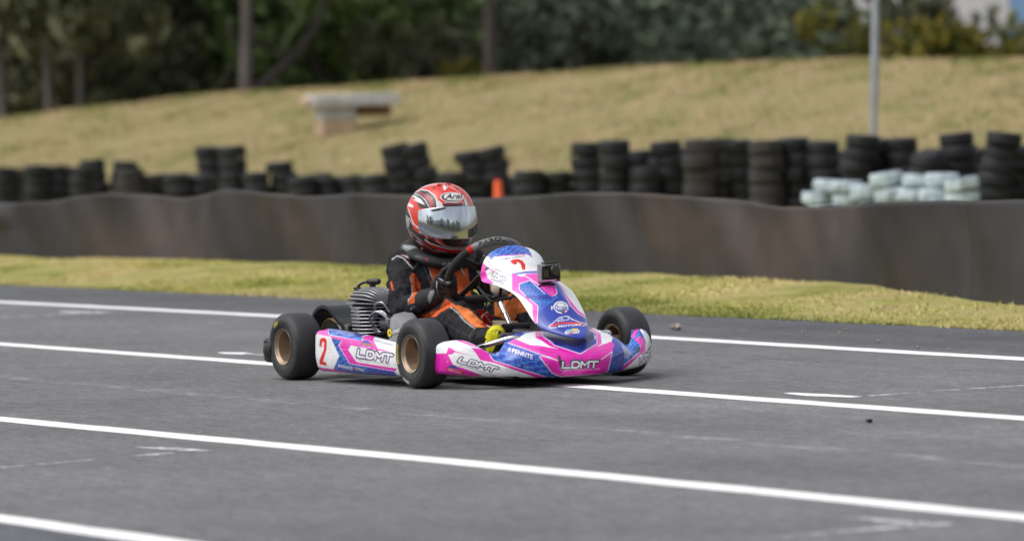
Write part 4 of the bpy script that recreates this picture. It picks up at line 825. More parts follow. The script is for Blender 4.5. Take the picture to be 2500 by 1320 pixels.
body = mkobj('body', V, F, M_suit, DRV, col=cS, auto=0)
# --- shoes
M_shoe = mat('suede_boot', (.6, .55, .03), .75, attr=True, nz=.12, nscale=60, bump=.15, bscale=300, spec=.3)
for s, an in ((-1, R_an), (1, L_an)):
    hl = np.array([an[0]+.012, an[1], .066]); to = np.array([an[0]+.072, an[1]+.004*s, .205]); bs = MB()
    mid = (hl+to)/2+np.array([-.004, 0, .002])
    bs.capsule(an+np.array([-.03, 0, .03]), an, .044, .041).capsule(hl+np.array([-.0, 0, .012]), mid, .036, .037).capsule(mid, to-np.array([.012, 0, .018]), .037, .032).capsule(an, mid, .042, .036).capsule(hl+np.array([.03, 0, 0]), to+np.array([.004, 0, -.02]), .024, .022)
    Vb, Nb, Fb = remesh(bs, .0035, 4)
    Pb = Paint((.60, .56, .015)); Pb.zoom(1080, 790, 9.427); BK = (.016, .016, .017)
    Pb.poly(BK, (600,60),(1090,60),(1020,200),(985,300),(975,420),(990,560),(1050,700),(600,900))
    Pb.line(BK, 16, (1130,170),(1250,140),(1330,165)).line(BK, 16, (1215,210),(1250,150)).poly(BK, (1290,170),(1390,150),(1330,230),(1265,280)).poly(BK, (1250,350),(1330,290),(1400,250),(1480,200),(1500,480),(1300,640),(1130,720),(1150,640),(1230,480))
    Pb.poly(BK, (1050,640),(1130,640),(1160,760),(1000,760)).poly(BK, (1030,420),(1070,380),(1060,420))
    cb_ = Pb.apply(Vb, mirror=(s > 0)); cb_[(Vb[:, 0]-an[0])*.83+(.07-Vb[:, 2])*.56 > .055] = BK
    mkobj('boot', Vb, Fb, M_shoe, DRV, col=cb_, auto=0)
# --- gloves: palm, wrist cuff, four fingers and a thumb closed round the wheel rim
M_glove = mat('glove', (.02, .02, .022), .7, attr=True, nz=.2, nscale=60, bump=.2, bscale=350, spec=.3)
for s, wr in ((-1, R_wr), (1, L_wr)):
    a0 = math.radians(246 if s < 0 else 114); gb = MB(); c0 = rim_pt(a0); tang = rim_pt(a0+.05)-rim_pt(a0-.05); tang /= np.linalg.norm(tang); tang *= (-1 if s < 0 else 1)*-1
    out = (c0-SWC)/np.linalg.norm(c0-SWC)
    # tang points from the little finger (low on the wheel) to the index finger (higher)
    if tang @ E1 < 0: tang = -tang
    palm = c0+out*.026+AX*.020
    gb.ell(palm+out*.004-tang*.006, (.030, .030, .040), np.stack([out, AX, tang], 1)).capsule(wr, palm-tang*.015, .030, .030).ell(palm+AX*.004, (.026, .022, .042), np.stack([out, AX, tang], 1))
    for k, (ff, ln, rf) in enumerate(((-.030, .88, .0092), (-.0105, .98, .0100), (.0095, 1.0, .0102), (.029, .95, .0098))):
        base = c0+tang*ff; pts = []
        for t in np.radians([25, -15, -70, -125, -175, -205][:6] if ln > .9 else [25, -15, -70, -120, -165]):
            rr = .0155+rf*.95; pts.append(base+rr*(math.cos(t)*out-math.sin(t)*(-AX)*1.0 if False else math.cos(t)*out+math.sin(t)*AX))
        for p0, p1 in zip(pts[:-1], pts[1:]): gb.capsule(p0, p1, rf, rf*.97, 10)
        gb.capsule(palm+tang*ff*.9, pts[0], .012, rf, 10)
    tb = palm+tang*.028; t1 = c0+AX*.030+tang*.050+out*.004; t2 = c0+AX*.024+tang*.068-out*.020
    gb.capsule(palm+tang*.012, tb, .016, .0125, 10).capsule(tb, t1, .0125, .0108, 10).capsule(t1, t2, .0108, .0095, 10)
    dv = (R_el if s < 0 else L_el)-wr; dv /= np.linalg.norm(dv); gb.capsule(wr+dv*.045, wr, .043, .036)
    Vg, Ng, Fg = remesh(gb, .0028, 3)
    Pg = Paint((.020, .020, .022)); Pg.zoom(940, 590, 6.6)
    Pg.poly((.20, .20, .215), (690,880),(720,800),(790,760),(800,800),(760,900),(720,1000),(690,950)).line(PIPE, 14, (835,640),(830,740),(865,870)).line(PIPE, 10, (865,590),(940,625)).line(PIPE, 9, (975,605),(1000,660)).ellipse((.4,.4,.41), 1024, 640, 20, 30).ellipse((.02,.02,.022), 1024, 640, 11, 20)
    Pg.poly((.045,.045,.048), (835,760),(1140,760),(1120,900),(870,920))
    mkobj('glove', Vg, Fg, M_glove, DRV, col=Pg.apply(Vg, mirror=(s > 0)), auto=0)
# --- neck brace
M_brace = mat('neck_brace', (.022, .022, .024), .8, attr=True, nz=.15, nscale=30)
A_ = np.linspace(0, 2*math.pi, 97)[:-1]; V = []; F = []; cl = []
for i, a in enumerate(A_):
    ca, sa = math.cos(a), math.sin(a); c = np.array([-.640+.098*ca, .108*sa, .466-.042*ca+.004*sa*sa]); o_ = np.array([ca, sa, 0])
    for j in range(14):
        t = 2*math.pi*j/14; rr = (.052, .021); V.append(c+o_*(rr[0]*math.cos(t))*.75+np.array([0, 0, rr[1]*math.sin(t)])); cl.append((.022,.022,.024))
    for j in range(14): k = (j+1) % 14; i2 = (i+1) % len(A_); F.append((i*14+j, i2*14+j, i2*14+k, i*14+k))
V = np.array(V); Pn = Paint((.022,.022,.024)); Pn.zoom(980, 440, 6.95)
Pn.line((.10,.10,.11), 14, (20,1110),(120,1200),(260,1290),(400,1320)).poly((.30,.31,.33), (10,1110),(60,1090),(250,1120),(260,1140),(90,1190),(30,1180)).line((.02,.02,.02), 12, (85,1180),(110,1130)).poly((.40,.03,.03), (390,1318),(430,1312),(450,1340),(410,1335))
Pn.zoom(940, 590, 6.6).ellipse((.30,.30,.31), 990, 365, 55, 28).ellipse((.02,.02,.02), 985, 368, 40, 17).line((.3,.3,.31), 9, (960,380),(1050,350))
mkobj('neck_brace', V, F, M_brace, DRV, col=Pn.apply(V), auto=0)
# --- helmet
HC = np.array([-.612, .0, .5965]); HY = math.radians(-4); HP = math.radians(-3)
HR = np.array(Matrix.Rotation(HY, 3, 'Z') @ Matrix.Rotation(HP, 3, 'Y'))
def helm(az, el, off=0.):
    """az from straight ahead (towards the left positive), el; returns points of the shell"""
    ca, sa, ce, se = np.cos(az), np.sin(az), np.cos(el), np.sin(el)
    fx = np.where(ca > 0, .1480, .1480); fy = .1230; fz = np.where(se > 0, .1330, .142)
    p = 2.25; r = 1/((np.abs(ce*ca)/fx)**p+(np.abs(ce*sa)/fy)**p+(np.abs(se)/fz)**p)**(1/p)
    # chin bar pushed forward, neck pulled in
    low = np.clip(-se-.15, 0, 1); r = r*(1+.075*np.clip(ca, 0, 1)**2*np.clip(low*2.2, 0, 1)-.10*np.clip(-ca, 0, 1)*np.clip(low*1.6, 0, 1)-.04*(1-np.abs(ca))*np.clip(low*1.4, 0, 1))
    r = r*(1-.012*np.exp(-((el-.05)/.25)**2)*np.clip(ca, 0, 1))+off
    L = np.stack([r*ce*ca, r*ce*sa, r*se], -1); L[..., 2] = np.maximum(L[..., 2], -.118-.022*np.clip(ca, -1, 1)[...]*1.0)
    return L @ HR.T+HC
az = np.linspace(-math.pi, math.pi, 520); el = np.linspace(-1.25, math.pi/2-.001, 300); A, B = np.meshgrid(az, el, indexing='ij'); Hm = helm(A, B)
HRED = (.62, .035, .02); BKH = (.018, .012, .014); DR = (.17, .012, .018); HW = (.72, .70, .71)
H = Paint(HRED); H.zoom(980, 440, 6.95); fr2 = lambda W: (W[:, 0] > -2)
H.poly(BKH, (270,370),(150,240),(190,205),(330,155),(430,170),(530,225),(590,330),(600,500),(300,470)).poly(DR, (200,205),(300,185),(420,240),(520,330),(580,490),(500,495),(450,330),(380,260),(290,225)).poly((.42,.02,.03), (330,210),(430,260),(500,360),(540,490),(510,490),(470,370),(400,280))
H.line(HW, 10, (190,215),(320,260),(400,330),(460,430),(490,495)).line(HW, 14, (150,240),(330,158),(460,180),(560,260),(600,330)).line((.6,.05,.06), 9, (430,235),(510,320),(570,480))
H.poly(HW, (585,325),(640,350),(780,450),(700,410),(740,500),(600,500)).line((.55,.2,.25), 6, (600,340),(640,420),(650,495)).line((.55,.2,.25), 6, (610,340),(690,420),(720,480))
H.poly(HW, (140,250),(230,260),(330,320),(400,420),(300,380),(200,330),(250,310)).poly(HW, (90,440),(130,380),(200,430),(240,490),(150,450))
H.poly(DR, (690,400),(760,365),(1080,375),(1085,475),(735,490)).poly(BKH, (700,420),(1080,430),(1085,475),(735,490)).line(HW, 9, (730,385),(780,372),(960,385),(1060,372),(1040,440))
H.poly(HW, (1060,300),(1090,330),(1140,430),(1120,480),(1085,475),(1075,380)).line(BKH, 10, (1090,300),(1140,430)).line(HW, 9, (1020,230),(1090,300),(1150,420))
H.ellipse(HW, 858, 290, 198, 86, 2).ellipse(BKH, 858, 290, 184, 74, 2).ellipse(HW, 880, 284, 162, 64, 2)
H.text(BKH, 'Arai', (738,322), (280,-14), (34,-92), .03).text((.15,.15,.15), 'HELMET', (835,345), (140,-6), (0,-17))
H.poly(HW, (705,85),(780,85),(790,110),(740,170),(715,160)).poly(BKH, (735,70),(780,90),(770,125),(750,95)).poly(BKH, (525,140),(555,105),(585,125),(545,150)).poly(BKH, (430,100),(475,95),(470,108)).poly(BKH, (890,95),(980,160),(960,170),(905,120)).line((.35,.03,.03), 6, (540,210),(670,220),(650,150)).line(HW, 10, (130,250),(250,160),(430,90),(600,60)).line(HW, 7, (780,80),(900,150),(1000,220))
H.poly(BKH, (60,500),(110,470),(170,650),(260,860),(430,985),(700,1000),(1200,1000),(1180,1160),(1000,1260),(700,1260),(450,1180),(200,1050),(90,900)).poly(HRED, (150,480),(240,430),(320,460),(395,935),(300,905),(200,820),(160,650))
H.line(HW, 12, (115,490),(160,620),(210,740),(300,830),(400,930),(440,985)).line(HW, 10, (130,640),(180,730),(290,800)).line((.6,.3,.3), 8, (160,880),(300,1000),(400,1090),(540,1190),(760,1222)).line(HW, 9, (110,930),(180,1040),(280,1100)).line(HW, 9, (255,1020),(370,1100)).line((.5,.03,.03), 12, (100,840),(200,1000),(340,1100),(480,1160))
H.ellipse(HW, 78, 700, 52, 110, -8).ellipse(BKH, 78, 700, 42, 94, -8).ellipse(HW, 76, 700, 30, 70, -8).line(BKH, 14, (60,640),(95,720),(80,760))
H.poly((.50,.02,.02), (380,1005),(480,1075),(700,1150),(900,1185),(1150,1160),(1130,1200),(980,1245),(720,1215),(560,1160),(420,1070)).line(HW, 13, (400,1005),(480,1065),(640,1120),(820,1165),(1000,1172),(1120,1140),(1175,1080)).poly((.50,.03,.02), (515,945),(650,975),(700,1050),(760,1095),(840,1115),(700,1090),(580,1050)).line(HW, 8, (570,955),(620,1050),(720,1110),(860,1138),(1050,1140),(1170,1095),(1180,980)).line((.5,.03,.02), 10, (1150,1010),(1175,1080))
H.line((.5,.25,.25), 10, (540,1190),(640,1195),(770,1222)).line((.08,.08,.09), 8, (860,1080),(980,1090),(1100,1075)).line((.08,.08,.09), 8, (940,1040),(1000,1050),(1060,1035))
M_helm = mat('helmet_paint', HRED, .28, coat=.35, attr=True, nz=.04, nscale=20)
HV = Hm.reshape(-1, 3); HE = MB().grid(Hm).build('helmet', M_helm, DRV, col=H.apply(HV), auto=0)
# visor: a curved sheet just proud of the shell
va = np.radians(np.linspace(-63, 63, 121)); t = np.linspace(0, 1, 50); A, T_ = np.meshgrid(va, t, indexing='ij')
top_ = math.radians(14.5)-math.radians(1)*(A/math.radians(71))**2; bot = math.radians(-27)+math.radians(12)*np.abs(A/math.radians(71))**2.2
bot = math.radians(-29.5)+math.radians(9)*np.abs(A/math.radians(71))**2.0
ee = bot+(top_-bot)*T_; ed = np.minimum(1, np.minimum(T_, 1-T_)*14+.0); et_ = helm(A, top_, .003); eb_ = helm(A, bot, .005+.010*np.cos(A)**2); Vz = eb_+(et_-eb_)*T_[..., None]; o_ = Vz-HC; o_[..., 2] = 0; o_ /= np.linalg.norm(o_, axis=-1)[..., None]; Vz = Vz+o_*(.0045*np.sin(T_*math.pi))[..., None]
M_vis = mat('mirror_visor', (.50, .54, .58), .085, 1., coat=0)
vis = MB().grid(Vz).build('visor', M_vis, HE, auto=0); solid(vis, .003)
# visor seal line, tear-off post, vents
MB().tube([p for p in helm(va, np.full_like(va, 0)+math.radians(-29.5)+math.radians(9)*np.abs(va/math.radians(71))**2-.015, .004)], .0022, 6).build('visor_seal', M_blackp, HE)
for px, py in ((1142, 513), (1150, 572)):
    d = ray(px, py); q = CAM+d*(np.linalg.norm(HC-CAM)-.05); MB().ell(q, (.006, .006, .006), n=10, m=6).build('tear_off_post', M_steel, HE)
vt = helm(np.radians(np.linspace(-38, -16, 12)), np.radians(np.linspace(10, 12.5, 12)), .0125); MB().tube(vt, np.interp(np.arange(12), [0, 5, 11], [.0022, .0045, .0015]), 8).build('visor_vent', mat('vent_smoke', (.10, .11, .12), .25), HE)
for aa, eei in ((-24, 60), (10, 62)):
    q = helm(np.radians(np.linspace(aa-7, aa+7, 8)), np.radians(np.full(8, eei)), .003); MB().tube(q, np.interp(np.arange(8), [0, 3, 7], [.002, .0042, .002]), 8).build('air_scoop', M_helm, HE, col=np.tile(np.array((.50,.03,.02)), (64, 1)))
# ------------------------------------------------------------------ belt barrier
M_belt = bpy.data.materials.new('conveyor_belt'); M_belt.use_nodes = True
N, L = nodes(M_belt); b = N['Principled BSDF']; b.inputs['Roughness'].default_value = .62; t = N.new('ShaderNodeTexCoord'); mp = N.new('ShaderNodeMapping'); mp.inputs['Scale'].default_value = (.75, .75, 1.6); L.new(t.outputs['Object'], mp.inputs[0])
n1 = N.new('ShaderNodeTexNoise'); n1.inputs['Scale'].default_value = 1.1; n1.inputs['Detail'].default_value = 7; L.new(mp.outputs[0], n1.inputs[0]); r = N.new('ShaderNodeValToRGB'); e = r.color_ramp.elements
e[0].position = .32; e[0].color = (.011, .010, .0098, 1); e[1].position = .72; e[1].color = (.052, .033, .023, 1); k = e.new(.5); k.color = (.019, .016, .0145, 1); k = e.new(.6); k.color = (.034, .023, .017, 1)
L.new(n1.outputs[0], r.inputs[0]); mp2 = N.new('ShaderNodeMapping'); mp2.inputs['Scale'].default_value = (3, 3, .5); L.new(t.outputs['Object'], mp2.inputs[0]); n2 = N.new('ShaderNodeTexNoise'); n2.inputs['Scale'].default_value = 2; n2.inputs['Detail'].default_value = 5; L.new(mp2.outputs[0], n2.inputs[0])
mr = N.new('ShaderNodeMapRange'); mr.inputs[1].default_value = .52; mr.inputs[2].default_value = .8; mr.inputs[3].default_value = 0; mr.inputs[4].default_value = .16; L.new(n2.outputs[0], mr.inputs[0]); x = N.new('ShaderNodeMix'); x.data_type = 'RGBA'; L.new(mr.outputs[0], x.inputs[0]); L.new(r.outputs[0], x.inputs[6]); x.inputs[7].default_value = (.11, .105, .10, 1); L.new(x.outputs[2], b.inputs['Base Color'])
TOPS = [(-300,505),(-100,500),(0,497),(120,492),(200,478),(260,470),(330,476),(420,486),(480,478),(540,462),(620,466),(760,480),(880,470),(1000,478),(1150,486),(1300,478),(1420,468),(1560,472),(1700,480),(1800,494),(1880,505),(1980,508),(2080,500),(2180,492),(2300,490),(2420,490),(2500,490),(2700,486)]
BOT = [(-300,615),(0,624),(640,641),(1250,660),(1880,681),(2200,703),(2500,727),(2700,742)]
bp = np.array([U(x_, y_, z=.075) for x_, y_ in BOT]); 
def belt_v(u): return np.interp(u, bp[:, 0], bp[:, 1])
px = np.array([p[0] for p in TOPS]); tz = []; tu = []
for x_, y_ in TOPS:
    v = 5.5
    for _ in range(8): q = U(x_, y_, v=v); v = float(belt_v(q[0]))
    tz.append(q[2]); tu.append(q[0])
o_ = np.argsort(tu); tu = np.array(tu)[o_]; tz = np.array(tz)[o_]
uu = np.linspace(-24, 2, 520); zt = np.interp(uu, tu, tz); k7 = np.ones(5)/5; zt = np.convolve(np.pad(zt, 2, 'edge'), k7, 'valid'); vb = belt_v(uu)
hs_ = np.linspace(0, 1, 22); A, B = np.meshgrid(uu, hs_, indexing='ij'); wav = .075*noise1(A*1.6, 61, 3)*(.15+B)+.03*noise1(A*4.6+B*2, 62, 3)*(.3+B)+.020*noise1(A*6.3+.6*B, 63, 3)*(.4+.6*B)
flap = np.clip((-14.6-A)/1.6, 0, 1)*np.sin(math.pi*np.clip((B-.55)/.5, 0, 1))*.16
Z = .02+(zt[:, None]-.02)*B; Y = vb[:, None]+wav-flap+.03*B; Zf = Z
belt = MB().grid(np.stack([A, Y, Zf], -1)).build('belt_barrier', M_belt); belt.modifiers.new('s', 'SOLIDIFY').thickness = .014
tag(belt, 'long wavy brown black rubber belt barrier standing behind the grass verge', 'barrier')
M_post = mat('post_wood', (.12, .10, .08), .9, nz=.3)
for i, u in enumerate(np.arange(-23, 1.5, 2.4)):
    v = float(belt_v(u)); z = float(np.interp(u, uu, zt))-.06; MB().cyl((u, v+.13, .0), (u, v+.13, z), .035, n=10).build('support_post', M_post, belt)
# ------------------------------------------------------------------ tyre stacks
M_old = mat('old_tyre', (.0065, .0072, .009), .62, nz=.35, nscale=25, bump=.2, bscale=60); M_dusty = mat('dusty_tyre', (.034, .031, .029), .85, nz=.35, nscale=14); M_white = mat('white_tyre_paint', (.37, .44, .475), .75, nz=.5, nscale=13)
def tyre_mesh(m, nm, R=.137, w=.115):
    pr = [(.070, .30*w), (.072, .44*w), (.095, .5*w), (.124, .49*w), (.1345, .43*w), (R, .25*w)]; pr = [(r_, w/2-y) for r_, y in pr]+[(r_, w/2+y) for r_, y in pr[::-1]] ; pr = [(r_*R/.137, y) for r_, y in pr]; pr.append(pr[0]); mb = MB().lathe(pr, (0, 0, 0), (0, 0, 1), 26); return mkmesh(nm, mb.V(), mb.f, m, True, None, 50)
ME = {k: tyre_mesh(m, 'tyre') for k, m in (('old', M_old), ('dusty', M_dusty), ('white', M_white))}
TL = {'old': 'black', 'dusty': 'dust grey', 'white': 'white painted'}
def stack(px, ytop, v, kind, label, lean=0., dia=.274, group='tyre stacks along the barrier', nmax=None, lift=0., jit=.022):
    q = U(px, ytop, v=v); n = max(1, int(round((q[2]-.02)/.113))) if nmax is None else nmax; h = (q[2]-.012-lift)/n
    t = tag(empty('tyre_stack', (q[0], q[1], .0+lift)), label, 'tyre stack', group); sc = dia/.274; t.rotation_euler = (math.atan(lean)*CF[0], math.atan(lean)*CF[1], 0); lean = 0
    for k in range(n):
        o = bpy.data.objects.new('tyre', ME[kind]); COL.objects.link(o); o.parent = t
        o.location = (random.uniform(-jit, jit)+lean*CR[0]*k*h, random.uniform(-jit, jit)+lean*CR[1]*k*h, .012+k*h); o.scale = (sc, sc, h/.115*(.985 if kind != 'white' else .90)); o.rotation_euler = (random.uniform(-.06, .06)+lean*.6*CR[1]*-1, random.uniform(-.06, .06)+lean*.6*CR[0], random.uniform(0, 6))
    return t
# (pixel column, top row, kind, lean) of the stacks that show above the belt
FRONT = [(10,408,'old',0),(48,412,'dusty',0),(90,402,'old',0),(132,404,'old',0),(172,406,'dusty',0),(205,404,'old',0),(238,388,'old',-.08),(290,392,'old',.2),(312,412,'dusty',0),(352,426,'dusty',0),(392,424,'old',0),(436,424,'old',0),(492,428,'old',0),
         (512,357,'old',0),(567,356,'old',0),(628,420,'old',0),(692,394,'old',-.07),(742,432,'old',0),(800,432,'old',0),(865,432,'old',0),(920,425,'old',0),(988,350,'old',-.16),(1042,347,'old',-.2),(1100,420,'old',0),(1168,366,'old',-.14),(1226,356,'old',-.2),(1290,416,'old',0),(1350,420,'old',0),
         (1432,348,'old',.0),(1502,342,'old',.0),(1575,412,'old',0),(1632,344,'old',0),(1704,340,'dusty',0),(1752,338,'dusty',0),(1800,342,'old',0),(1868,342,'dusty',0),(1940,336,'old',0),(2010,344,'old',0),(2080,328,'old',.1),(2135,340,'old',0),(2196,336,'old',0),(2236,376,'old',.22),(2292,372,'old',-.18),(2345,324,'old',-.06),(2412,320,'old',.2),(2462,354,'old',.3),(2520,352,'old',.25)]
ORD2 = ['twenty-'+q for q in ('first','second','third','fourth','fifth','sixth','seventh','eighth','ninth')]
ordn = ['first','second','third','fourth','fifth','sixth','seventh','eighth','ninth','tenth','eleventh','twelfth','thirteenth','fourteenth','fifteenth','sixteenth','seventeenth','eighteenth','nineteenth','twentieth']
tall = [f for f in FRONT if f[1] < 400]
for i, (px_, y_, kd, ln) in enumerate(FRONT):
    v = 13.0+.25*math.sin(i*2.1)+(.0 if y_ < 400 else -.12)
    side = 'left' if px_ < 1250 else 'right'; seq = [f for f in FRONT if (f[0] < 1250) == (px_ < 1250)]; seq = seq if side == 'left' else seq[::-1]; j = seq.index((px_, y_, kd, ln))
    w_ = (ordn+ORD2)[j]
    lab = '%s %s tyre stack of the main row, counted from the photo\'s %s edge' % ('tall' if y_ < 400 else 'low', TL[kd], side); lab = '%s %s tyre stack, %s from the %s edge in the front row' % ('tall' if y_ < 400 else 'low', TL[kd], w_, side)
    stack(px_, y_, v, kd, lab, ln)
k = 0
for px_ in range(10, 1580, 52):                          # second row right behind, tops level with the low stacks
    if any(abs(px_-f[0]) < 26 and f[1] < 400 for f in FRONT): continue
    stack(px_+8*math.sin(k*3.), 428+4*math.sin(k*1.7)-(px_ < 350)*18, 13.6, 'old', 'low black tyre stack in the back row behind the front tyre row', group='back row tyre stacks'); k += 1
for px_ in range(1570, 3200, 48):
    stack(px_+6*math.sin(k*3.), 362+8*math.sin(k*1.7), 13.75, 'old', 'tall black tyre stack in the back row at the right', group='tall back row tyre stacks'); k += 1
wl = ['leftmost white tyre stack in front of the black tyre row','second white tyre stack from the left','third white tyre stack from the left','fourth white tyre stack, first of the higher ones','fifth white tyre stack from the left','sixth white tyre stack from the left','rightmost white tyre stack beside leaning black tyres']
for (px_, y_), lb in zip(((2006,436),(2064,438),(2120,446),(2172,416),(2232,424),(2290,420),(2348,432)), wl): stack(px_, y_, 12.2, 'white', lb, dia=.262, group='white painted tyre stacks', jit=.045, lean=.12*math.sin(px_))
for (px_, y_, ln), lb in zip(((2215,372,.35),(2285,368,-.3),(2405,395,.3),(2462,400,.35)), ('loose black tyres heaped left above the white tyres','loose black tyres heaped right above the white tyres','leaning black tyres right of the white tyres','outermost leaning black tyres at the right photo edge')):
    pass
# ------------------------------------------------------------------ cone, table, pole
q = U(1215, 440, v=10.5); CN = tag(empty('traffic_cone', (q[0], q[1], .06)), 'small orange traffic cone behind the belt barrier by the helmet', 'cone'); h_ = q[2]
MB().lathe([(.052, 0), (.053, .02), (.046, .03), (.030, h_-.07), (.026, h_-.06), (.001, h_-.06)], (q[0], q[1], .062), (0, 0, 1), 24).build('cone_body', mat('cone_orange', (.72, .10, .02), .5), CN)
MB().box((q[0], q[1], .072), (.14, .14, .025), None, .008).build('cone_base', mat('cone_base_black', (.72, .10, .02), .6), CN)
def berm_hit(px_, py_):
    d = ray(px_, py_)
    for s in np.linspace(35, 110, 3000):
        p = CAM+d*s/(d @ CF)
        if p[1] > VT and p[2] <= float(bermz(p[0], p[1])): return p
    return p
p = berm_hit(820, 330); D_ = (p-CAM) @ CF; m1 = D_/FPX                              # metres per photo pixel at that distance
rt = np.array([CR[0], CR[1], 0]); rt /= np.linalg.norm(rt); fw = np.array([-rt[1], rt[0], 0]); Rx = np.stack([rt, fw, np.array([0, 0, 1.])], 1)
ya = math.radians(14); Ry = Rx @ np.array(Matrix.Rotation(ya, 3, 'Z'))
M_conc = mat('concrete', (.42, .42, .41), .85, nz=.18, nscale=6); M_tan = mat('tan_block', (.46, .33, .22), .85, nz=.2, nscale=8); M_brown = mat('brown_block', (.30, .185, .115), .85, nz=.2, nscale=8)
TB = tag(empty('picnic_table', tuple(p)), 'pale concrete slab table on a block pedestal standing on the grass bank', 'table')
w0 = 86*m1
MB().box(p+np.array([0, 0, 16*m1])+fw*.2, (w0, .38, 40*m1), Ry, .01).build('lower_block', M_tan, TB); MB().box(p+np.array([0, 0, 52*m1])+fw*.2, (w0*1.02, .40, 32*m1), Ry, .01).build('upper_block', M_conc, TB)
cs = p+np.array([0, 0, 84*m1])+rt*(40*m1)+fw*.25; MB().box(cs, (218*m1, .62, 30*m1), Ry, .02).build('slab', M_conc, TB); MB().box(cs-rt*(112*m1)*1.0+np.array([0, 0, -.0])-fw*.05, (14*m1, .5, 20*m1), Ry, .01).build('slab_end', M_tan, TB)
MB().box(p+np.array([0, 0, 60*m1])+rt*(90*m1)+fw*.42, (84*m1, .2, 34*m1), Ry, .01).build('rear_block', M_brown, TB)  # plain brown box below the slab, set back to the right
q = U(2125, 330, v=14.9); q[2] = float(bermz(q[0], q[1]))-.1; lean_ = np.array([rt[0], rt[1], 0])*.045
PL = MB().tube([q, q+np.array([0, 0, .9])+lean_*.9], [.031, .030], 14).tube([q+np.array([0, 0, .9])+lean_*.9, q+np.array([0, 0, 7])+lean_*7], [.036, .032], 14)
tag(PL.build('light_pole', mat('galvanised', (.34, .37, .41), .5, .4, nz=.08, nscale=8)), 'slim grey metal pole rising behind the tyre stacks at the right', 'pole')
# ------------------------------------------------------------------ trees
M_leafs = mat('foliage', (.06, .08, .03), .65, attr=True, spec=.25); M_bark = mat('pale_bark', (.135, .118, .112), .9, nz=.4, nscale=5, stretch=(1, 1, .2)); M_bark2 = mat('dark_bark', (.062, .053, .049), .9, nz=.4, nscale=5, stretch=(1, 1, .2))
def leaf_mesh(name, clumps, n, size, pal, seed):
    """clumps: (centre, radii); small leaf faces grouped in twigs through each clump's volume"""
    r = np.random.default_rng(seed); tot = sum(c[1][0]*c[1][1]*c[1][2] for c in clumps); Vs = []; Cs = []
    for c, rad in clumps:
        k = max(60, int(n*rad[0]*rad[1]*rad[2]/tot)); tw = max(8, k//14); d = r.normal(size=(tw, 3)); d /= np.linalg.norm(d, axis=1)[:, None]; rr = r.random(tw)**.45; T = np.array(c)+d*rr[:, None]*np.array(rad)
        i = r.integers(0, tw, k); P = T[i]+r.normal(0, .09*max(rad), (k, 3)); a = r.normal(size=(k, 3)); a /= np.linalg.norm(a, axis=1)[:, None]; a[:, 2] -= .5; b_ = np.cross(a, r.normal(size=(k, 3))); b_ /= np.linalg.norm(b_, axis=1)[:, None]+1e-9
        s = size*(.6+.8*r.random(k))[:, None]; Vs.append(np.stack([P-b_*s*.32, P+a*s*.5, P+b_*s*.32, P-a*s*.5], 1)); base = np.array(pal)[r.integers(0, len(pal), tw)][i]; Cs.append(np.repeat((base*(.7+.6*r.random(k))[:, None])[:, None, :], 4, 1))
    V = np.concatenate(Vs); C_ = np.concatenate(Cs).reshape(-1, 3); k = len(V); me = bpy.data.meshes.new(name); me.vertices.add(k*4); me.vertices.foreach_set('co', V.ravel()); me.loops.add(k*4); me.loops.foreach_set('vertex_index', np.arange(k*4)); me.polygons.add(k); me.polygons.foreach_set('loop_start', np.arange(0, k*4, 4)); me.update(calc_edges=True)
    me.materials.append(M_leafs); at = me.color_attributes.new('paint', 'FLOAT_COLOR', 'POINT'); cc_ = np.ones((k*4, 4), np.float32); cc_[:, :3] = C_; at.data.foreach_set('color', cc_.ravel()); return me
OLV = [(0.102, 0.114, 0.0576), (0.138, 0.1464, 0.0792), (0.078, 0.0864, 0.048), (0.168, 0.1704, 0.102)]; GRN = [(0.0938, 0.1438, 0.0425), (0.125, 0.1812, 0.05), (0.0688, 0.1025, 0.035)]; GRY = [(0.1064, 0.1366, 0.0941), (0.1456, 0.1792, 0.1254), (0.0784, 0.0986, 0.0717)]; YEL_ = [(.13,.12,.018),(.16,.14,.02),(.07,.08,.015)]; DKG = [(0.091, 0.104, 0.0624), (0.1196, 0.1326, 0.0754), (0.0715, 0.0806, 0.0546)]  # dark greens raised to stand in for slight haze over the wood
def crown_clumps(seed, h0, h1, rad, n):
    r = np.random.default_rng(seed); out = []
    for k in range(n):
        z = h0+(h1-h0)*(k+.5)/n; a = r.random()*6.28; q_ = rad*(.25+.65*r.random())*math.sin(math.pi*(.18+.74*(k+.5)/n)); s = rad*(.28+.22*r.random()); out.append(((q_*math.cos(a), q_*math.sin(a), z), (s, s, s*.75)))
    return out
CR_ = {}
for nm, pal, h0, h1, rad, n, cnt, sz in (('olive', OLV, 1.6, 9, 2.6, 16, 5200, .26), ('green', GRN, 1.2, 8, 2.6, 16, 5200, .26), ('grey', GRY, .8, 8, 2.4, 16, 5200, .24), ('dark', DKG, 1.0, 10, 2.8, 18, 5200, .32)):
    CR_[nm] = [leaf_mesh('crown', crown_clumps(s*7+len(nm), h0, h1, rad, n), cnt, sz, pal, s) for s in range(2)]
def bush_clumps(seed, rad, n):
    r = np.random.default_rng(seed); return [((r.normal(0, rad*.45), r.normal(0, rad*.45), rad*(.35+.75*r.random())), (rad*(.3+.25*r.random()),)*3) for _ in range(n)]
BU = {nm: [leaf_mesh('leaves', bush_clumps(s*11+len(nm), 1.0, 9), 2600, .13, pal, s+5) for s in range(2)] for nm, pal in (('olive', OLV), ('green', GRN), ('grey', GRY), ('yellow', YEL_), ('dark', DKG))}
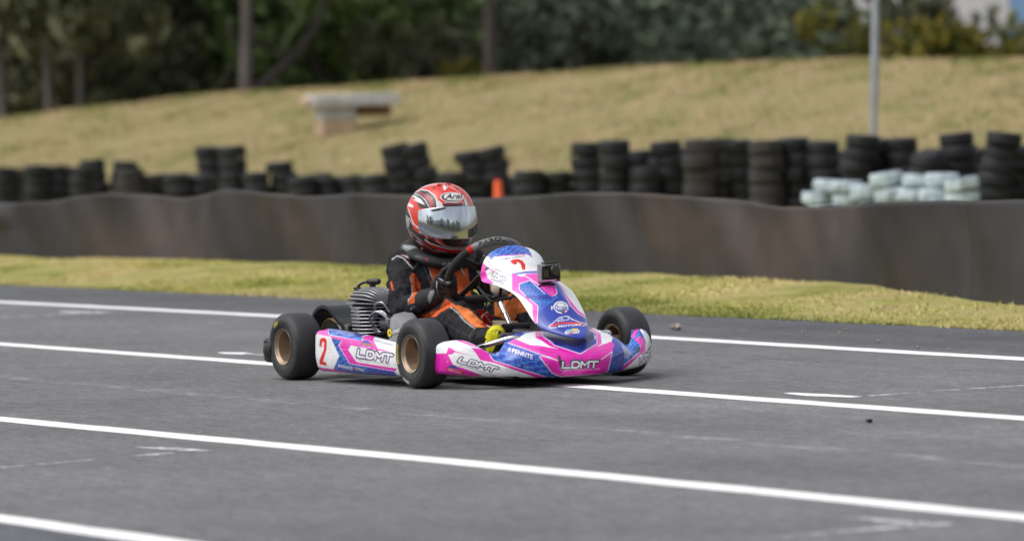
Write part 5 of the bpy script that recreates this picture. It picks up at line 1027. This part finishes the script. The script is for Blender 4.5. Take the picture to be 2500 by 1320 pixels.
def trunk_mesh(seed, h, r0, m, limbs=4, bend=.25):
    r = np.random.default_rng(seed); z = np.linspace(-.3, h, 12); bx = bend*np.cumsum(r.normal(0, .18, 12)); by = bend*np.cumsum(r.normal(0, .18, 12)); bx -= bx[0]; by -= by[0]; P_ = np.stack([bx, by, z], 1); mb = MB().tube(P_, np.linspace(r0*1.25, r0*.35, 12), 10)
    for k in range(limbs):
        i = int(4+6*r.random()); a = r.random()*6.28; l = 1.2+1.6*r.random(); p0 = P_[i]; mb.tube(cr_spline([p0, p0+np.array([math.cos(a)*l*.5, math.sin(a)*l*.5, l*.45]), p0+np.array([math.cos(a)*l, math.sin(a)*l, l*1.1])], 8), np.linspace(r0*.45, r0*.12, 8), 7)
    return mkmesh('trunk', mb.V(), mb.f, m)
TRK = [trunk_mesh(s, 8.5, .10+.03*(s % 3), M_bark if s % 2 == 0 else M_bark2) for s in range(6)]
def tree(px_, D, kind, label, k, rtr=1., sc=1., group='trees behind the bank', trunk=None, tilt=0.):
    x_, y_ = G(px_, D); t = tag(empty('tree', (x_, y_, float(bermz(x_, y_))-.05)), label, 'tree', group); t.rotation_euler = (0, tilt, random.random()*6.28) if not tilt else (tilt*CR[1], -tilt*-1*CR[0], 0)
    o = bpy.data.objects.new('trunk', TRK[k % 6] if trunk is None else trunk); COL.objects.link(o); o.parent = t; rr_ = rtr if rtr > .4 else rtr/(1.25*(.10+.03*((k % 6) % 3))); o.scale = (rr_, rr_, sc)
    o = bpy.data.objects.new('crown', CR_[kind][k % 2]); COL.objects.link(o); o.parent = t; o.scale = (sc, sc, sc); o.location = (0, 0, 1.15 if .1 < rtr < .4 else -.25); o.rotation_euler = (0, 0, random.random()*6.28); return t
def bush(px_, D, kind, label, k, r_, group='shrubs behind the bank', dz=0.):
    x_, y_ = G(px_, D); o = bpy.data.objects.new('shrub', None); COL.objects.link(o); o.location = (x_, y_, float(bermz(x_, y_))-.1+dz); tag(o, label, 'shrub', group); o.rotation_euler = (0, 0, random.random()*6.28)
    c = bpy.data.objects.new('foliage', BU[kind][k % 2]); COL.objects.link(c); c.parent = o; c.scale = (r_, r_, r_*1.05)
    s = bpy.data.objects.new('stems', STEM); COL.objects.link(s); s.parent = o; s.scale = (r_, r_, r_)
    return o
sm = MB()
for a in np.linspace(0, 6.28, 6)[:-1]: sm.tube([(0, 0, -.1), (.2*math.cos(a), .2*math.sin(a), .5), (.45*math.cos(a), .45*math.sin(a), 1.1)], [.05, .035, .015], 6)
STEM = mkmesh('stems', sm.V(), sm.f, M_bark2)
# big pale gum trees whose trunks show
for i, (px_, D, kd, rt_, lb) in enumerate(((8,84,'olive',.095,'leaning reddish gum tree cut by the left photo edge'), (50,92,'dark',.09,'thin dark gum tree beside the leftmost leaning tree'), (118,82,'olive',.078,'first of the two thin pale trunked trees at the left'), (195,82,'olive',.072,'second of the two thin pale trunked trees at the left'), (440,98,'dark',.11,'faint dark gum tree left of the thick pale trunk'), (545,90,'dark',.10,'dark trunked tree just left of the thick pale trunk'), (598,80,'olive',.118,'thick pale grey gum tree standing above the concrete table'), (1205,78,'green',.115,'single brown trunked tree above the helmet and cone'), (322,106,'dark',1.3,'dim tree deep in the wood at the left'), (900,104,'dark',1.3,'dim tree deep behind the bright green shrubs'), (1450,100,'grey',1.4,'grey green tree right of the single brown trunk'), (1640,96,'dark',1.4,'dark tree near the middle right of the wood'), (1880,100,'grey',1.3,'grey green tree left of the metal pole'))):
    tree(px_, D, kd, lb, i*2 if i not in (1, 4, 5, 7) else i*2+1, rt_)
for i, (px_, D) in enumerate(((85, 90), (150, 96), (240, 88), (285, 100), (365, 94), (405, 102), (500, 98), (660, 96), (735, 104))): tree(px_, D, 'olive', '%s of the slim grey trunks scattered in the left part of the wood' % ordn[i], i*2, .06+.012*(i % 3), .95, 'slim trunks in the left wood')
# the slanting branch right of the thick pale trunk: its own leaning tree
x_, y_ = G(612, 82); LT_ = tag(empty('tree', (x_, y_, float(bermz(x_, y_))-.05)), 'thin bent tree slanting up to the right beside the thick pale trunk', 'tree'); mpp = 82/FPX; s_ = [(0, -40), (8, 60), (40, 95), (90, 135), (140, 190), (170, 240), (200, 330), (215, 520)]
MB().tube(cr_spline([np.array([x_, y_, float(bermz(x_, y_))])+rt*(a*mpp)+np.array([0, 0, b_*mpp]) for a, b_ in s_], 30), np.linspace(.11, .05, 30), 9).build('trunk', M_bark2, LT_)
oc = bpy.data.objects.new('crown', CR_['green'][0]); COL.objects.link(oc); oc.parent = LT_; oc.location = tuple(rt*1.5+np.array([0, 0, 2.0])); oc.scale = (.8, .8, .6)
k = 0
def row(n, D0, D1, kinds, px0, px1, sd, name, group):
    global k; r = np.random.default_rng(sd)
    for i in range(n):
        px_ = px0+(px1-px0)*(i+.5)/n+r.normal(0, 30); D = D0+(D1-D0)*r.random(); kd = kinds[r.integers(0, len(kinds))]; tree(px_, D, kd, name, k, .9+.6*r.random(), .9+.35*r.random(), group); k += 1
row(9, 108, 122, ['dark', 'olive'], -250, 1500, 5, 'dim background tree deep in the dark wood', 'background trees deep in the wood')
row(9, 124, 140, ['dark'], -300, 2000, 6, 'dim background tree deep in the dark wood', 'background trees deep in the wood')
for px_, D, kd, r_, lb in ((300,96,'dark',1.9,'dark shrub at the left among the thin trunks'), (470,88,'olive',1.35,'olive shrub left of the thick pale trunk'), (250,86,'olive',1.0,'low olive shrub right of the thin pale trunks'), (30,90,'dark',1.8,'dark shrub at the left photo edge'), (690,90,'green',1.9,'dark green shrub right of the thick pale trunk'), (830,86,'green',1.9,'bright green shrub left of the helmet'), (960,90,'green',2.1,'large green shrub directly above the helmet'), (1060,84,'olive',1.3,'low olive shrub in front of the large green shrub'), (1115,82,'yellow',.75,'small yellow green shrub left of the single brown trunk'), (1290,88,'green',1.6,'green shrub right of the single brown trunk'), (1380,84,'grey',1.5,'grey green shrub in the middle of the wood edge'), (1500,86,'grey',1.9,'broad grey green shrub right of the middle'), (1620,92,'dark',2.0,'dark shrub in the gap between grey green shrubs'), (1760,82,'grey',1.15,'low grey green shrub standing in front on the crest'), (1845,84,'grey',1.5,'tall grey green shrub left of the pole'), (1960,90,'dark',1.7,'dark grey shrub directly left of the pole'), (2040,92,'grey',1.1,'small grey shrub just left of the pole'), (2200,76,'yellow',.95,'yellow olive shrub right of the pole'), (2300,78,'yellow',.85,'second yellow olive shrub right of the pole'), (2400,80,'yellow',.58,'low golden shrub below the white building wall'), (2490,78,'yellow',.62,'golden olive shrub at the right photo edge'), (2250,86,'olive',1.5,'tall olive shrub behind the yellow shrubs'), (1700,100,'dark',2.2,'big dark shrub behind the low grey green shrub'), (560,96,'dark',1.9,'dark shrub behind the thick pale trunk'), (150,98,'dark',1.9,'dark shrub behind the thin pale trunks'), (780,98,'dark',2.0,'dark shrub behind the bright green shrub'), (1180,96,'dark',2.0,'dark shrub behind the single brown trunk'), (1420,98,'dark',2.2,'dark shrub behind the broad grey green shrub'), (2600,80,'olive',1.0,'olive shrub beyond the right photo edge')):
    bush(px_, D, kd, lb, k, r_); k += 1
for i, (px_, D, r_) in enumerate(((75, 88, 1.25), (160, 94, 1.7), (215, 84, .9), (335, 90, 1.55), (400, 86, 1.1), (520, 92, 1.5), (120, 100, 2.2), (270, 102, 2.3), (430, 100, 2.3), (0, 96, 2.0), (650, 100, 2.2))):
    bush(px_, D, 'olive', '%s of the soft olive shrubs filling the left wood between trunks' % ordn[i], k, r_, 'soft olive shrubs in the left wood'); k += 1
# far wood: one thick mass of foliage closing the view
r = np.random.default_rng(77); cl_ = []
for i in range(70):
    x_, y_ = G(-700+2750*r.random(), 146+18*r.random()); cl_.append(((x_, y_, 1+9*r.random()), (3., 3., 2.4)))
fw_ = leaf_mesh('far_wood', cl_, 26000, .7, DKG, 78); struct(link('far_wood', fw_), 'stuff', 'dark mass of distant forest behind the trees')
# ------------------------------------------------------------------ white and blue building, far right
x0_, y0_ = G(2150, 128); x1_, y1_ = G(2470, 128); x2_, y2_ = G(2900, 128); z0 = float(bermz(x0_, y0_))-.3
BD = tag(empty('building', (x1_, y1_, z0)), 'white walled building with a blue end seen above the shrubs at top right', 'building')
M_wall = mat('white_wall', (.62, .62, .66), .8, nz=.06, nscale=2); M_bluew = mat('blue_cladding', (.20, .36, .62), .6, nz=.06, nscale=2); M_roof = mat('roof_sheet', (.3, .31, .33), .5, .3)
def wallbox(a, b_, z_0, z_1, dep, m_, nm, off=0.):
    a = np.array([*a, 0.]); b_ = np.array([*b_, 0.]); d = b_-a; L_ = np.linalg.norm(d); d /= L_; n_ = np.array([-d[1], d[0], 0]); c = (a+b_)/2+n_*(dep/2+off); c[2] = (z_0+z_1)/2; return MB().box(c, (L_, dep, z_1-z_0), np.stack([d, n_, np.array([0, 0, 1.])], 1)).build(nm, m_, BD, smooth=False)
xa, ya_ = G(2040, 128)
wallbox((xa, ya_), (x1_, y1_), z0, z0+5.2, 8, M_wall, 'wall'); wallbox((x1_+.02, y1_), (x2_, y2_), z0, z0+5.6, 8, M_bluew, 'blue_wall', .05); wallbox((xa, ya_), (x2_, y2_), z0+5.62, z0+5.9, 9, M_roof, 'roof', -.4)
# ------------------------------------------------------------------ trees on the spectators' side, seen in the visor
r = np.random.default_rng(91)
for i in range(34):
    a = math.radians(-95+124*i/33); d = 36+14*r.random(); x_, y_ = 3+d*math.cos(a), -3+d*math.sin(a); t = tag(empty('tree', (x_, y_, -.02)), 'dark tree on the near side of the track, reflected in the visor', 'tree', 'trees reflected in the visor'); s = .85+.5*r.random()
    for nm, me in (('trunk', TRK[i % 6]), ('crown', CR_['olive' if i % 3 else 'green'][i % 2])):
        o = bpy.data.objects.new(nm, me); COL.objects.link(o); o.parent = t; o.scale = (s, s, s)
